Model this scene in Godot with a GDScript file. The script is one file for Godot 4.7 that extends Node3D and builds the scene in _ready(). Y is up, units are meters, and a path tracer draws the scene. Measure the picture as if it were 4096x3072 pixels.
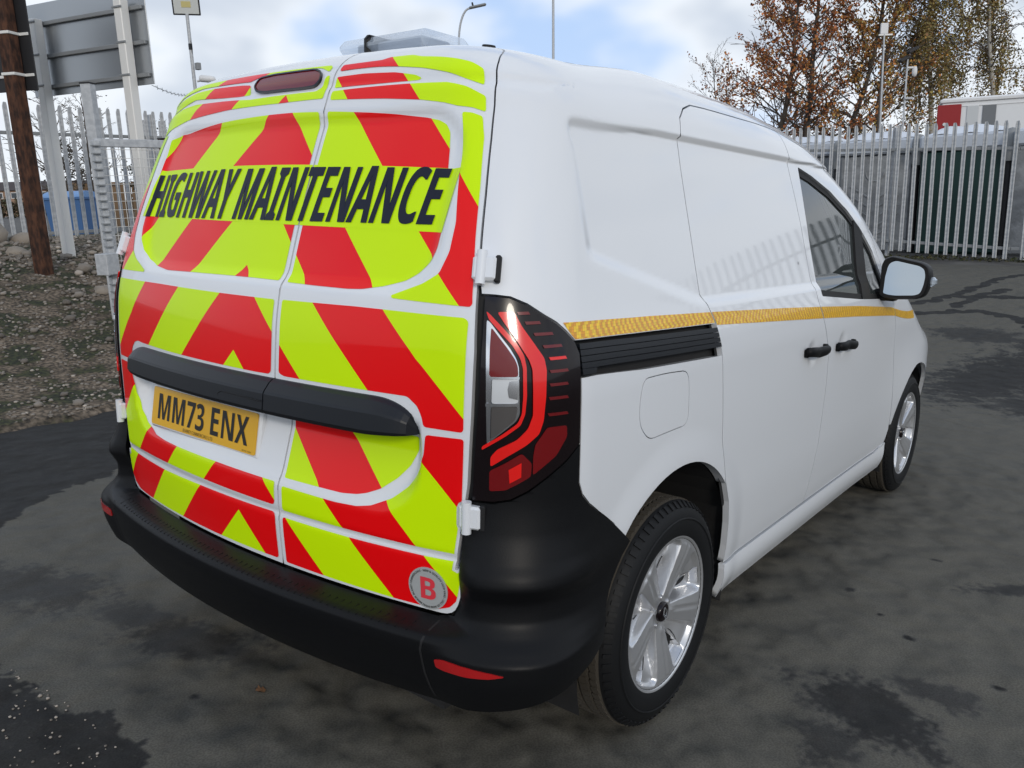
extends Node3D
# A white panel van with rear chevrons parked in a fenced yard.
# Van frame: x to its right, y up, z to its rear; the yard tilts a little, so the van node is turned by VAN_TILT.

const VAN_TILT := Basis(Vector3(0.99967, -0.02557, 0.00069), Vector3(0.02557, 0.99822, -0.05392), Vector3(0.00069, 0.05392, 0.99854))
const EYE := Vector3(1.8396, 1.3877, 1.1653)
const LOOK := Vector3(-0.1951, 0.6569, 0.0230)
const TOP := 1.94978   # wall height coordinate at which the body side meets the flat of the roof

class Lut:
	var lo := 0.0
	var k := 0.0
	var v := PackedFloat32Array()
	func _init(pts: Array):
		var n := pts.size()
		var d := []
		var m := []
		for i in n - 1:
			d.append((pts[i + 1][1] - pts[i][1]) / (pts[i + 1][0] - pts[i][0]))
		for i in n:
			if i == 0: m.append(d[0])
			elif i == n - 1: m.append(d[n - 2])
			else: m.append(0.0 if d[i - 1] * d[i] <= 0.0 else 2.0 * d[i - 1] * d[i] / (d[i - 1] + d[i]))
		lo = pts[0][0]
		var hi: float = pts[n - 1][0]
		var N := 1500
		k = N / (hi - lo)
		var s := 0
		for j in N + 2:
			var x: float = lo + j / k
			while s < n - 2 and x > pts[s + 1][0]: s += 1
			var h: float = pts[s + 1][0] - pts[s][0]
			var u: float = clampf((x - pts[s][0]) / h, 0.0, 1.0)
			v.append(pts[s][1] * (1 + 2 * u) * (1 - u) * (1 - u) + h * m[s] * u * (1 - u) * (1 - u) + pts[s + 1][1] * u * u * (3 - 2 * u) + h * m[s + 1] * u * u * (u - 1))
	func at(x: float) -> float:
		var t := clampf((x - lo) * k, 0.0, 1499.999)
		var i := int(t)
		return v[i] + (v[i + 1] - v[i]) * (t - i)

# ---------------------------------------------------------------- mesh building
class MB:
	var p := PackedVector3Array()
	var n := PackedVector3Array()
	var t := PackedVector2Array()
	var t2 := PackedVector2Array()
	var c := PackedColorArray()
	var idx := PackedInt32Array()
	var use_t2 := false
	var use_c := false
	func vert(a: Vector3, b: Vector3, uv := Vector2.ZERO) -> int:
		p.append(a); n.append(b); t.append(uv)
		return p.size() - 1
	func tri(a: int, b: int, d: int):
		if (p[b] - p[a]).cross(p[d] - p[a]).dot(n[a] + n[b] + n[d]) > 0.0:
			idx.append(a); idx.append(d); idx.append(b)
		else:
			idx.append(a); idx.append(b); idx.append(d)
	func face(q: Array, hint: Vector3):
		var nn: Vector3 = (q[1] - q[0]).cross(q[2] - q[0]).normalized()
		if nn.dot(hint) < 0.0: nn = -nn
		var b := p.size()
		for i in q.size(): vert(q[i], nn, Vector2(q[i].x + q[i].z, q[i].y))
		for i in range(1, q.size() - 1): tri(b, b + i, b + i + 1)
	func box(ce: Vector3, s: Vector3, bs := Basis.IDENTITY, ch := 0.0):
		var h := s * 0.5
		var ax := [bs.x, bs.y, bs.z]
		var hh := [h.x, h.y, h.z]
		for a in 3:
			var b1 := (a + 1) % 3
			var b2 := (a + 2) % 3
			for sg in [-1.0, 1.0]:
				var q := []
				for w in [[-1, -1], [1, -1], [1, 1], [-1, 1]]:
					q.append(ce + ax[a] * sg * hh[a] + ax[b1] * w[0] * (hh[b1] - ch) + ax[b2] * w[1] * (hh[b2] - ch))
				face(q, ax[a] * sg)
		if ch > 0.0:
			for a in 3:
				var b1 := (a + 1) % 3
				var b2 := (a + 2) % 3
				for s1 in [-1.0, 1.0]:
					for s2 in [-1.0, 1.0]:
						var q := []
						for e in [-1.0, 1.0]:
							for w in ([[0, 1], [1, 0]] if e < 0 else [[1, 0], [0, 1]]):
								q.append(ce + ax[a] * e * (hh[a] - ch) + ax[b1] * s1 * (hh[b1] - ch * w[0]) + ax[b2] * s2 * (hh[b2] - ch * w[1]))
						face(q, ax[b1] * s1 + ax[b2] * s2)
			for s0 in [-1.0, 1.0]:
				for s1 in [-1.0, 1.0]:
					for s2 in [-1.0, 1.0]:
						var q := []
						for w in 3:
							var o := [ch, ch, ch]
							o[w] = 0.0
							q.append(ce + ax[0] * s0 * (hh[0] - o[0]) + ax[1] * s1 * (hh[1] - o[1]) + ax[2] * s2 * (hh[2] - o[2]))
						face(q, ax[0] * s0 + ax[1] * s1 + ax[2] * s2)
	func tube(a: Vector3, b: Vector3, r0: float, r1: float, seg := 8, caps := true):
		var d := (b - a).normalized()
		var u := d.cross(Vector3.RIGHT if absf(d.x) < 0.8 else Vector3.UP).normalized()
		var w := d.cross(u)
		var s := p.size()
		for i in seg + 1:
			var g := TAU * i / seg
			var o := u * cos(g) + w * sin(g)
			vert(a + o * r0, o, Vector2(float(i) / seg, 0)); vert(b + o * r1, o, Vector2(float(i) / seg, a.distance_to(b)))
		for i in seg:
			tri(s + 2 * i, s + 2 * i + 1, s + 2 * i + 3); tri(s + 2 * i, s + 2 * i + 3, s + 2 * i + 2)
		if caps:
			for e in 2:
				var cc := b if e else a
				var rr := r1 if e else r0
				var nn := d if e else -d
				var k := vert(cc, nn)
				for i in seg + 1:
					var g := TAU * i / seg
					vert(cc + (u * cos(g) + w * sin(g)) * rr, nn)
				for i in seg: tri(k, k + 1 + i, k + 2 + i)
	func pipe(pts: Array, r: float, seg := 8):
		for i in pts.size() - 1:
			tube(pts[i], pts[i + 1], r, r, seg, i == 0 or i == pts.size() - 2)
	# a profile of (radius, along) turned about the axis ax at ce
	func lathe(pr: Array, ce: Vector3, ax: Vector3, seg := 48, smooth := true):
		var u := ax.cross(Vector3.UP if absf(ax.y) < 0.8 else Vector3.RIGHT).normalized()
		var w := ax.cross(u)
		var m := pr.size()
		for i in m - 1:
			var s := p.size()
			var e: Vector2 = pr[i + 1] - pr[i]
			var na := Vector2(e.y, -e.x).normalized()
			var n0 := na
			var n1 := na
			if smooth:
				if i > 0:
					var f: Vector2 = pr[i] - pr[i - 1]
					var nb := Vector2(f.y, -f.x).normalized()
					if nb.dot(na) > 0.5: n0 = (na + nb).normalized()
				if i < m - 2:
					var f: Vector2 = pr[i + 2] - pr[i + 1]
					var nb := Vector2(f.y, -f.x).normalized()
					if nb.dot(na) > 0.5: n1 = (na + nb).normalized()
			for j in seg + 1:
				var g := TAU * j / seg
				var o := u * cos(g) + w * sin(g)
				vert(ce + o * pr[i].x + ax * pr[i].y, o * n0.x + ax * n0.y, Vector2(float(j) / seg, float(i) / m))
				vert(ce + o * pr[i + 1].x + ax * pr[i + 1].y, o * n1.x + ax * n1.y, Vector2(float(j) / seg, float(i + 1) / m))
			for j in seg:
				tri(s + 2 * j, s + 2 * j + 1, s + 2 * j + 3); tri(s + 2 * j, s + 2 * j + 3, s + 2 * j + 2)
	# a flat outline in the plane of (ux, uy) at o, with thickness th along -nz
	func prism(poly: PackedVector2Array, o: Vector3, ux: Vector3, uy: Vector3, nz: Vector3, th: float, back := false):
		var ti := Geometry2D.triangulate_polygon(poly)
		for e in (2 if back else 1):
			var s := p.size()
			for q in poly: vert(o + ux * q.x + uy * q.y - nz * (th * e), nz * (1 - 2 * e), q)
			for i in range(0, ti.size(), 3): tri(s + ti[i], s + ti[i + 1], s + ti[i + 2])
		if th > 0.0:
			var cw := Geometry2D.is_polygon_clockwise(poly)
			for i in poly.size():
				var a := poly[i]
				var b := poly[(i + 1) % poly.size()]
				var e2 := (b - a).orthogonal().normalized() * (-1.0 if not cw else 1.0)
				var A := o + ux * a.x + uy * a.y
				var B := o + ux * b.x + uy * b.y
				var hint := ux * e2.x + uy * e2.y
				face([A, B, B - nz * th, A - nz * th], hint)
	func add(o: MB, tf := Transform3D.IDENTITY):
		var s := p.size()
		for i in o.p.size():
			p.append(tf * o.p[i]); n.append(tf.basis * o.n[i]); t.append(o.t[i])
		for i in o.idx: idx.append(s + i)
	func mirrored() -> MB:
		var o := MB.new()
		for i in p.size():
			o.p.append(p[i] * Vector3(-1, 1, 1)); o.n.append(n[i] * Vector3(-1, 1, 1)); o.t.append(t[i])
		for i in range(0, idx.size(), 3):
			o.idx.append(idx[i]); o.idx.append(idx[i + 2]); o.idx.append(idx[i + 1])
		return o
	func mesh(m: Material) -> ArrayMesh:
		var a := []
		a.resize(Mesh.ARRAY_MAX)
		a[Mesh.ARRAY_VERTEX] = p; a[Mesh.ARRAY_NORMAL] = n; a[Mesh.ARRAY_TEX_UV] = t
		if use_t2: a[Mesh.ARRAY_TEX_UV2] = t2
		if use_c: a[Mesh.ARRAY_COLOR] = c
		a[Mesh.ARRAY_INDEX] = idx
		var r := ArrayMesh.new()
		r.add_surface_from_arrays(Mesh.PRIMITIVE_TRIANGLES, a)
		r.surface_set_material(0, m)
		return r

var used := {}
func numbered(s: String) -> String:
	var k: int = used.get(s, -1) + 1
	used[s] = k
	return s if k == 0 else "%s_%03d" % [s, k]

func part(parent: Node3D, called: String, mb: MB, m: Material, label := "") -> MeshInstance3D:
	var o := MeshInstance3D.new()
	o.name = called
	o.mesh = mb.mesh(m)
	if label: o.set_meta("label", label)
	parent.add_child(o, true)
	return o

func inst(parent: Node3D, called: String, me: Mesh, tf: Transform3D) -> MeshInstance3D:
	var o := MeshInstance3D.new()
	o.name = called
	o.mesh = me
	o.transform = tf
	parent.add_child(o, true)
	return o

func thing(called: String, label: String, category: String, at := Vector3.ZERO, group := "") -> Node3D:
	var o := Node3D.new()
	o.name = numbered(called)
	add_child(o)
	o.position = at
	o.set_meta("label", label); o.set_meta("category", category)
	if group: o.set_meta("group", group)
	return o

func solo(called: String, mb: MB, m: Material, label: String, category: String, kind := "", group := "") -> MeshInstance3D:
	var o := MeshInstance3D.new()
	o.name = numbered(called)
	o.mesh = mb.mesh(m)
	add_child(o)
	if label: o.set_meta("label", label)
	if category: o.set_meta("category", category)
	if kind: o.set_meta("kind", kind)
	if group: o.set_meta("group", group)
	return o

func mat(r: float, g: float, b: float, rough := 0.6, metal := 0.0, coat := 0.0) -> StandardMaterial3D:
	var m := StandardMaterial3D.new()
	m.albedo_color = Color(r, g, b).linear_to_srgb()
	m.roughness = rough
	m.metallic = metal
	if coat > 0.0:
		m.clearcoat_enabled = true
		m.clearcoat = coat
		m.clearcoat_roughness = 0.03
	return m

func noise(sd: int, f: float, oct := 4) -> FastNoiseLite:
	var z := FastNoiseLite.new()
	z.seed = sd; z.frequency = f; z.fractal_octaves = oct
	z.noise_type = FastNoiseLite.TYPE_SIMPLEX_SMOOTH
	return z

func noise_tex(sd: int, f: float, size := 256, oct := 4, ramp: Gradient = null, bump := false, strength := 4.0) -> NoiseTexture2D:
	var t := NoiseTexture2D.new()
	t.width = size; t.height = size; t.seamless = true
	t.noise = noise(sd, f, oct)
	if ramp: t.color_ramp = ramp
	if bump:
		t.as_normal_map = true
		t.bump_strength = strength
	return t

func ramp2(a: Color, b: Color, lo := 0.3, hi := 0.7) -> Gradient:
	var g := Gradient.new()
	g.offsets = PackedFloat32Array([lo, hi])
	g.colors = PackedColorArray([a, b])
	return g

func P2(a: Array) -> PackedVector2Array:
	var r := PackedVector2Array()
	for i in range(0, a.size(), 2): r.append(Vector2(a[i], a[i + 1]))
	return r

func rounded(a: Array, rad: float, k := 4) -> PackedVector2Array:
	var q := P2(a)
	var r := PackedVector2Array()
	for i in q.size():
		var b := q[i]
		var e0 := q[(i + q.size() - 1) % q.size()] - b
		var e1 := q[(i + 1) % q.size()] - b
		var d := minf(rad, minf(e0.length(), e1.length()) * 0.45)
		var s := b + e0.normalized() * d
		var f := b + e1.normalized() * d
		for j in k + 1:
			var u := float(j) / k
			r.append(s * (1 - u) * (1 - u) + b * 2 * u * (1 - u) + f * u * u)
	return r

# ---------------------------------------------------------------- the van's body as a surface
var ZS := Lut.new([[.2, -.075], [.5, -.058], [.66, -.048], [.9, -.048], [1.106, -.058], [1.196, -.071], [1.30, -.1], [1.44, -.145], [1.575, -.194], [1.643, -.221], [1.711, -.246], [1.76, -.262], [1.85, -.31]])
var KR := Lut.new([[.3, .155], [.8, .15], [1.3, .12], [1.62, .115], [1.8, .02]])
var WS := Lut.new([[.2, .845], [.27, .857], [.40, .880], [.6, .898], [.85, .905], [1.0, .902], [1.08, .893], [1.2, .862], [1.45, .803], [1.6, .765], [1.72, .728], [1.85, .68]])
var HC := Lut.new([[-4.4, .80], [-4.2, .87], [-3.95, .95], [-3.7, 1.01], [-3.55, 1.075], [-3.2, 1.275], [-2.9, 1.455], [-2.6, 1.615], [-2.3, 1.735], [-2.0, 1.80], [-1.5, 1.842], [-1.0, 1.852], [-.6, 1.8147], [-.3, 1.8092], [0, 1.834]])
var BM := Lut.new([[.20, -.03], [.24, -.01], [.30, .035], [.36, .066], [.42, .080], [.46, .086], [.478, .085], [.488, .078], [.495, .062], [.500, .030], [.506, -.004], [.54, -.025]])
var BC := Lut.new([[.20, -.01], [.24, .01], [.30, .058], [.36, .082], [.42, .093], [.455, .092], [.475, .078], [.505, .052], [.535, .036], [.57, .032], [.60, .042], [.618, .049], [.634, .046], [.67, .030], [.73, .012], [.80, .004], [.95, .001]])

func sm(a: float, b: float, x: float) -> float:
	var t := clampf((x - a) / (b - a), 0.0, 1.0)
	return t * t * (3.0 - 2.0 * t)

func sdb(x: float, y: float, cx: float, cy: float, hx: float, hy: float, r: float) -> float:
	var qx := absf(x - cx) - hx + r
	var qy := absf(y - cy) - hy + r
	return sqrt(maxf(qx, 0.0) ** 2 + maxf(qy, 0.0) ** 2) + minf(maxf(qx, qy), 0.0) - r

func smax(a: float, b: float, k: float) -> float:
	var h := maxf(k - absf(a - b), 0.0) / k
	return maxf(a, b) + h * h * k * 0.25

func field(q: Vector3) -> float:
	var x := absf(q.x)
	var y := q.y
	var z := q.z
	var w := WS.at(y)
	if z < -2.3:
		var t := minf((-2.3 - z) / 1.3, 1.6)
		w -= 0.04 * t * t * clampf((y - 0.95) / 0.3, 0.0, 1.0)
		if z < -3.55:
			w -= 0.22 * pow(minf((-3.55 - z) / 0.8, 1.2), 2.4)
		w += 0.028 * exp(-pow((z + 3.5) / 0.42, 2.0)) * sm(0.9, 0.6, y)
	elif z > -0.9:
		var r := clampf((z + 0.9) / 0.9, 0.0, 1.0)
		w -= 0.012 * r * r
	if z < -0.3 and z > -1.4 and y < 0.95:
		w += 0.007 * (1.0 - sm(0.425, 0.53, sqrt((z + 0.80) ** 2 + (y - 0.33) ** 2)))
	if y > 0.87 and y < 1.02 and z < -1.6 and z > -2.3:
		for h in [-1.81, -2.17]:
			var rr := sqrt(pow((z - h) / 0.062, 2.0) + pow((y - 0.946) / 0.056, 2.0))
			if rr < 1.0: w -= 0.010 * (1.0 - sm(0.0, 1.0, rr))
	var gs := x - w
	var gr := z - (ZS.at(y) + 0.0042 - KR.at(y) * x * x)
	var gt := y - (HC.at(z) - (0.0915 - 0.0345 * clampf((z + 0.9) / 0.6, 0.0, 1.0)) * x * x - 0.118 * pow(maxf(x - 0.35, 0.0), 2.0))
	var up := clampf(y - 0.7, 0.0, 1.0)
	var gf := -z - (4.33 - 0.25 * x * x - 0.25 * up * up)
	var g := smax(smax(smax(gs, gr, 0.20), gt, 0.13), gf, 0.2)
	# pressings
	if z > -0.5 and x < 0.72:
		if y > 1.1 and y < 1.75:
			g += 0.016 * (1.0 - sm(-0.012, 0.03, sdb(q.x, y, 0.02, 1.43, 0.585, 0.185, 0.10)))
		elif y > 0.66 and y < 1.1:
			g += 0.050 * clampf((y - 0.70) / 0.17, 0.0, 1.0) * (1.0 - sm(0.925, 0.972, y)) * (1.0 - sm(-0.03, 0.022, sdb(q.x, y, 0.0, 0.875, 0.60, 0.145, 0.13)))
		# two shallow pressed lines
		if y < 0.70: g += 0.004 * exp(-pow((y - 0.652) / 0.010, 2.0))
		elif y > 1.6:
			g += 0.004 * exp(-pow((y - 1.707 + 0.05 * maxf(x - 0.3, 0.0)) / 0.012, 2.0))
	return g

# the long shallow pressing along the side, sharp at its upper edge
func recess(y: float, z: float) -> float:
	var ga := 1.627 - y
	var gb := -z - 0.40
	if ga < 0.0 or gb < 0.0 or y < 1.16: return 0.0
	var gd := minf(ga, gb)
	if ga < 0.05 and gb < 0.05: gd = 0.05 - sqrt((0.05 - ga) ** 2 + (0.05 - gb) ** 2)
	var t := sm(0, lerpf(lerpf(0.010, 0.032, sm(-0.85, -0.5, z)), 0.05, sm(-0.02, 0.05, ga - gb)), gd) * sm(0, 0.035, (y - 1.30) * 0.93 + (-z - 0.42) * 0.24) * sm(0, 0.03, y - 1.165) * (1.0 - sm(2.35, 2.7, -z))
	return 0.012 * t

# extra thickness of the bumper mouldings and sill over the body surface
func bulge(kind: int, s: float, v: float) -> float:
	if kind == 0: return 0.0
	if kind == 1:
		var a := absf(s)
		var f := 1.0 - 0.86 * sm(0.80, 1.10, a)
		return lerpf(BM.at(v), BC.at(v), sm(0.655, 0.735, a)) * f + 0.002
	if kind == 2:
		return 0.004 + 0.012 * sin(PI * clampf((v - 0.215) / 0.125, 0.0, 1.0))
	return 0.0

func place(s: float, v: float, off: float, kind: int) -> Vector3:
	var sg := signf(s)
	var a := absf(s)
	var bx := s
	var bz := -0.55
	var ang := 0.0
	if a > 0.6:
		bx = 0.6 * sg
		if a < 1.14978: ang = (a - 0.6) / 0.35
		else:
			ang = PI / 2
			bz = -0.55 - (a - 1.14978)
	var yt := 1.40 if bz > -0.56 else minf(1.40, HC.at(bz) - 0.42)
	var be := maxf(v - yt, 0.0) / 0.35
	var d := Vector3(sg * sin(ang) * cos(be), sin(be), cos(ang) * cos(be))
	var b := Vector3(bx, minf(v, yt), bz)
	off += bulge(kind, s, v)
	var t0 := 0.28
	var f0 := field(b + d * t0) - off
	var t1 := t0 - f0
	for i in 7:
		var f1 := field(b + d * t1) - off
		if absf(f1) < 0.00004 or absf(f1 - f0) < 1e-9: break
		var t2 := t1 - f1 * (t1 - t0) / (f1 - f0)
		t0 = t1; f0 = f1; t1 = clampf(t2, t1 - 0.3, t1 + 0.3)
	var q := b + d * t1
	if q.z < -0.40 and q.y > 1.16 and q.y < 1.63 and absf(q.x) > 0.7: q.x -= sg * recess(q.y, q.z)
	return q

func normal_at(q: Vector3) -> Vector3:
	var e := 0.0025
	return Vector3(field(q + Vector3(e, 0, 0)) - field(q - Vector3(e, 0, 0)), field(q + Vector3(0, e, 0)) - field(q - Vector3(0, e, 0)), field(q + Vector3(0, 0, e)) - field(q - Vector3(0, 0, e))).normalized()

var seen := {}
func point(s: float, v: float, off: float, kind: int) -> Array:
	var q := place(s, v, off, kind)
	if kind == 0 and not (q.z < -0.38 and q.z > -2.8 and q.y > 1.15 and q.y < 1.64): return [q, normal_at(q)]
	var e := 0.004 if kind else 0.0025
	var n := (place(s + e, v, off, kind) - place(s - e, v, off, kind)).cross(place(s, v + e, off, kind) - place(s, v - e, off, kind)).normalized()
	return [q, n]

# a panel: outline in wall coordinates (s round the body, v up it), holes, offset from the skin, depth of the turned-in edge
func panel(mb: MB, poly: PackedVector2Array, off := 0.0, lip := 0.0, holes := [], du := 0.015, dv := 0.009, kind := 0):
	if poly.size() < 3: return
	var lo := poly[0]
	var hi := poly[0]
	for q in poly:
		lo = lo.min(q); hi = hi.max(q)
	var i0 := int(floor(lo.x / du))
	var i1 := int(floor(hi.x / du))
	var j0 := int(floor(lo.y / dv))
	var j1 := int(floor(hi.y / dv))
	var edge := {}
	for ring in [poly] + holes:
		for k in ring.size():
			var a: Vector2 = ring[k]
			var b: Vector2 = ring[(k + 1) % ring.size()]
			var m := int(maxf(absf(b.x - a.x) / du, absf(b.y - a.y) / dv) * 16.0) + 2
			for q in m + 1:
				var w := a.lerp(b, float(q) / m)
				edge[Vector2i(int(floor(w.x / du)), int(floor(w.y / dv)))] = true
	var grid := {}
	for i in range(i0, i1 + 1):
		for j in range(j0, j1 + 1):
			var cell := Vector2i(i, j)
			if not edge.has(cell):
				var ce := Vector2((i + 0.5) * du, (j + 0.5) * dv)
				if not Geometry2D.is_point_in_polygon(ce, poly): continue
				var bad := false
				for h in holes:
					if Geometry2D.is_point_in_polygon(ce, h): bad = true
				if bad: continue
				var c := []
				for w in [Vector2i(0, 0), Vector2i(1, 0), Vector2i(1, 1), Vector2i(0, 1)]:
					var g: Vector2i = cell + w
					if not grid.has(g):
						var key := Vector4(g.x * du, g.y * dv, off, kind)
						var pt: Array
						if seen.has(key): pt = seen[key]
						else:
							pt = point(g.x * du, g.y * dv, off, kind)
							seen[key] = pt
						grid[g] = mb.vert(pt[0], pt[1], Vector2(g.x * du, g.y * dv))
					c.append(grid[g])
				mb.tri(c[0], c[1], c[2]); mb.tri(c[0], c[2], c[3])
			else:
				var sq := PackedVector2Array([Vector2(i * du, j * dv), Vector2((i + 1) * du, j * dv), Vector2((i + 1) * du, (j + 1) * dv), Vector2(i * du, (j + 1) * dv)])
				var bits: Array = Geometry2D.intersect_polygons(sq, poly)
				for h in holes:
					var next := []
					for q in bits: next.append_array(Geometry2D.clip_polygons(q, h))
					bits = next
				for q in bits:
					var ti := Geometry2D.triangulate_polygon(q)
					var s := mb.p.size()
					for w in q:
						var pt := point(w.x, w.y, off, kind)
						mb.vert(pt[0], pt[1], w)
					for k in range(0, ti.size(), 3): mb.tri(s + ti[k], s + ti[k + 1], s + ti[k + 2])
	if lip > 0.0:
		for ring in [poly] + holes:
			var cw := Geometry2D.is_polygon_clockwise(ring)
			if ring != poly: cw = not cw
			var pts := []
			for k in ring.size():
				var a: Vector2 = ring[k]
				var b: Vector2 = ring[(k + 1) % ring.size()]
				var m := int(a.distance_to(b) / 0.02) + 1
				for q in m: pts.append(a.lerp(b, float(q) / m))
			var base := mb.p.size()
			var cnt := pts.size()
			for k in cnt:
				var w: Vector2 = pts[k]
				var pt := point(w.x, w.y, off, kind)
				var tang: Vector2 = (pts[(k + 1) % cnt] - pts[(k + cnt - 1) % cnt]).normalized()
				var outw := tang.orthogonal() * (1.0 if cw else -1.0)
				var side: Vector3 = (place(w.x + outw.x * 0.004, w.y + outw.y * 0.004, off, kind) - pt[0]).normalized()
				mb.vert(pt[0], (side + pt[1] * 0.5).normalized(), w)
				mb.vert(pt[0] - pt[1] * 0.0015 + side * 0.0008, side, w)
				mb.vert(pt[0] - pt[1] * lip, side, w)
			for k in cnt:
				var a := base + 3 * k
				var b := base + 3 * ((k + 1) % cnt)
				for e in 2:
					mb.tri(a + e, b + e, b + e + 1); mb.tri(a + e, b + e + 1, a + e + 1)

func inset(poly: PackedVector2Array, d: float) -> PackedVector2Array:
	var r := Geometry2D.offset_polygon(poly, -d)
	var best := PackedVector2Array()
	for q in r:
		if q.size() > best.size(): best = q
	return best

# a strip of the given width along a line in wall coordinates
func strip(line: PackedVector2Array, w: float) -> Array:
	return Geometry2D.offset_polyline(line, w * 0.5)
# ---------------------------------------------------------------- the van
var M := {}

func van_materials():
	M.white = mat(.75, .775, .81, .45, 0.0, .9)
	M.black = mat(.0055, .0058, .0068, .44)
	M.black.metallic_specular = 0.30
	M.seal = mat(.008, .008, .009, .7)
	M.dark = mat(.012, .012, .013, .85)
	M.bar = mat(.0085, .0105, .0145, .42)
	M.bar.metallic_specular = 0.42
	M.yellow = mat(.63, .93, .001, .35, 0.0, .15)
	M.yellow.metallic_specular = 0.25
	M.red = mat(.86, .002, .004, .30, 0.0, .30)
	M.red.metallic_specular = 0.3
	M.ink = mat(.008, .011, .026, .4)
	M.ink.metallic_specular = 0.35
	M.plate = mat(.80, .44, .015, .4, 0.0, .3)
	M.plate_ink = mat(.008, .008, .008, .5)
	M.glass = mat(.10, .12, .12, .03)
	M.glass.transparency = BaseMaterial3D.TRANSPARENCY_ALPHA
	M.glass.albedo_color.a = 0.40
	M.glass.metallic_specular = 0.85
	M.mirror = mat(.56, .56, .52, .05, 1.0)
	M.lampblack = mat(.006, .003, .004, .2, 0.0, .35)
	M.lampblack.metallic_specular = 0.35
	M.lampred = mat(.80, .010, .008, .18, 0.0, .5)
	M.lampdeep = mat(.16, .002, .004, .2, 0.0, .4)
	M.lamptick = mat(.14, .004, .006, .25, 0.0, .3)
	M.chrome = mat(.75, .76, .78, .12, 1.0)
	M.clear = mat(.72, .74, .76, .22, .3, .6)
	M.clear_dark = mat(.14, .13, .125, .18, .5, 1.0)
	M.alloy = mat(.62, .63, .65, .30, .72)
	M.tyre = mat(.0045, .005, .006, .62)
	M.tyre.metallic_specular = 0.4
	M.tread = mat(.055, .047, .036, .9)
	M.reflector = mat(.42, .008, .010, .25, 0.0, .6)
	M.cloth = mat(.03, .03, .032, .9)
	M.lens = mat(.70, .80, .92, .08)
	M.lens.transparency = BaseMaterial3D.TRANSPARENCY_ALPHA
	M.lens.albedo_color.a = 0.35
	M.grey = mat(.30, .34, .40, .4)
	M.silver = mat(.50, .52, .52, .45, .3)
	M.sticker_red = mat(.72, .04, .06, .5)
	# honeycomb tape: rows of small cells, alternately bright and amber, in wavy columns
	var im := Image.create(256, 64, false, Image.FORMAT_RGB8)
	var rng := RandomNumberGenerator.new()
	rng.seed = 5
	for row in 8:
		for col in 32:
			var wave := sin(row * 0.95) * 1.4
			var on := fposmod((col + wave) / 4.0, 1.0) < 0.5
			var k := rng.randf_range(0.92, 1.04)
			var cc := Color(.97 * k, .80 * k, .0) if on else Color(.88 * k, .60 * k, .02)
			im.fill_rect(Rect2i(col * 8, row * 8, 8, 8), cc.darkened(0.12))
			im.fill_rect(Rect2i(col * 8, row * 8, 7, 7), cc)
	M.tape = mat(1, 1, 1, .38, 0.0, .5)
	M.tape.albedo_texture = ImageTexture.create_from_image(im)
	M.tape.uv1_scale = Vector3(1.0 / 0.20, 1.0 / 0.05, 1)
	# plastic grain
	M.black.normal_enabled = true
	M.black.normal_texture = noise_tex(3, 0.12, 256, 3, null, true, 2.0)
	M.black.normal_scale = 0.18
	M.black.uv1_triplanar = true
	M.black.uv1_scale = Vector3(9, 9, 9)

var text_font: SystemFont
# letters as flat triangles in a unit box: Array of Vector2, three to a triangle
func letters(s: String, bold := true) -> Array:
	var f := SystemFont.new()
	f.font_names = PackedStringArray(["Droid Sans"])
	if bold: f.font_weight = 700
	var tm := TextMesh.new()
	tm.text = s
	tm.font = f
	tm.font_size = 64
	tm.depth = 0.0
	tm.pixel_size = 0.01
	tm.curve_step = 1.5
	var a := tm.get_mesh_arrays()
	var v: PackedVector3Array = a[Mesh.ARRAY_VERTEX]
	var ix = a[Mesh.ARRAY_INDEX]
	var r := []
	if ix != null and ix.size() > 0:
		for i in ix: r.append(Vector2(v[i].x, v[i].y))
	else:
		for q in v: r.append(Vector2(q.x, q.y))
	var lo := Vector2(1e9, 1e9)
	var hi := -lo
	for q in r:
		lo = lo.min(q); hi = hi.max(q)
	for i in r.size(): r[i] = (r[i] - lo) / (hi - lo)
	return r

# lettering on the plane (o, ux, uy): width w, height h, slanted by sl
func lettering(mb: MB, s: String, o: Vector3, ux: Vector3, uy: Vector3, w: float, h: float, sl := 0.0, bold := true):
	var nz := ux.cross(uy).normalized()
	var a := letters(s, bold)
	for i in range(0, a.size(), 3):
		var k := mb.p.size()
		for j in 3:
			var q: Vector2 = a[i + j]
			mb.vert(o + ux * (q.x * w + q.y * h * sl) + uy * (q.y * h), nz)
		mb.tri(k, k + 1, k + 2)

# letters laid on the door skin: lower left (s, v), width, height, slant
func skin_letters(mb: MB, s: String, s0: float, v0: float, w: float, h: float, sl: float, off: float, keep_left: bool, cut: float):
	var a := letters(s)
	for i in range(0, a.size(), 3):
		var tri := PackedVector2Array()
		for j in 3:
			var q: Vector2 = a[i + j]
			tri.append(Vector2(s0 + q.x * w + q.y * h * sl, v0 + q.y * h))
		var half := PackedVector2Array([Vector2(-2, 0), Vector2(cut, 0), Vector2(cut, 2), Vector2(-2, 2)]) if keep_left else PackedVector2Array([Vector2(cut, 0), Vector2(2, 0), Vector2(2, 2), Vector2(cut, 2)])
		for q in Geometry2D.intersect_polygons(tri, half):
			var ti := Geometry2D.triangulate_polygon(q)
			var b := mb.p.size()
			for w2 in q:
				var pt := point(w2.x, w2.y, off, 0)
				mb.vert(pt[0], pt[1])
			for k in range(0, ti.size(), 3): mb.tri(b + ti[k], b + ti[k + 1], b + ti[k + 2])

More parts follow.
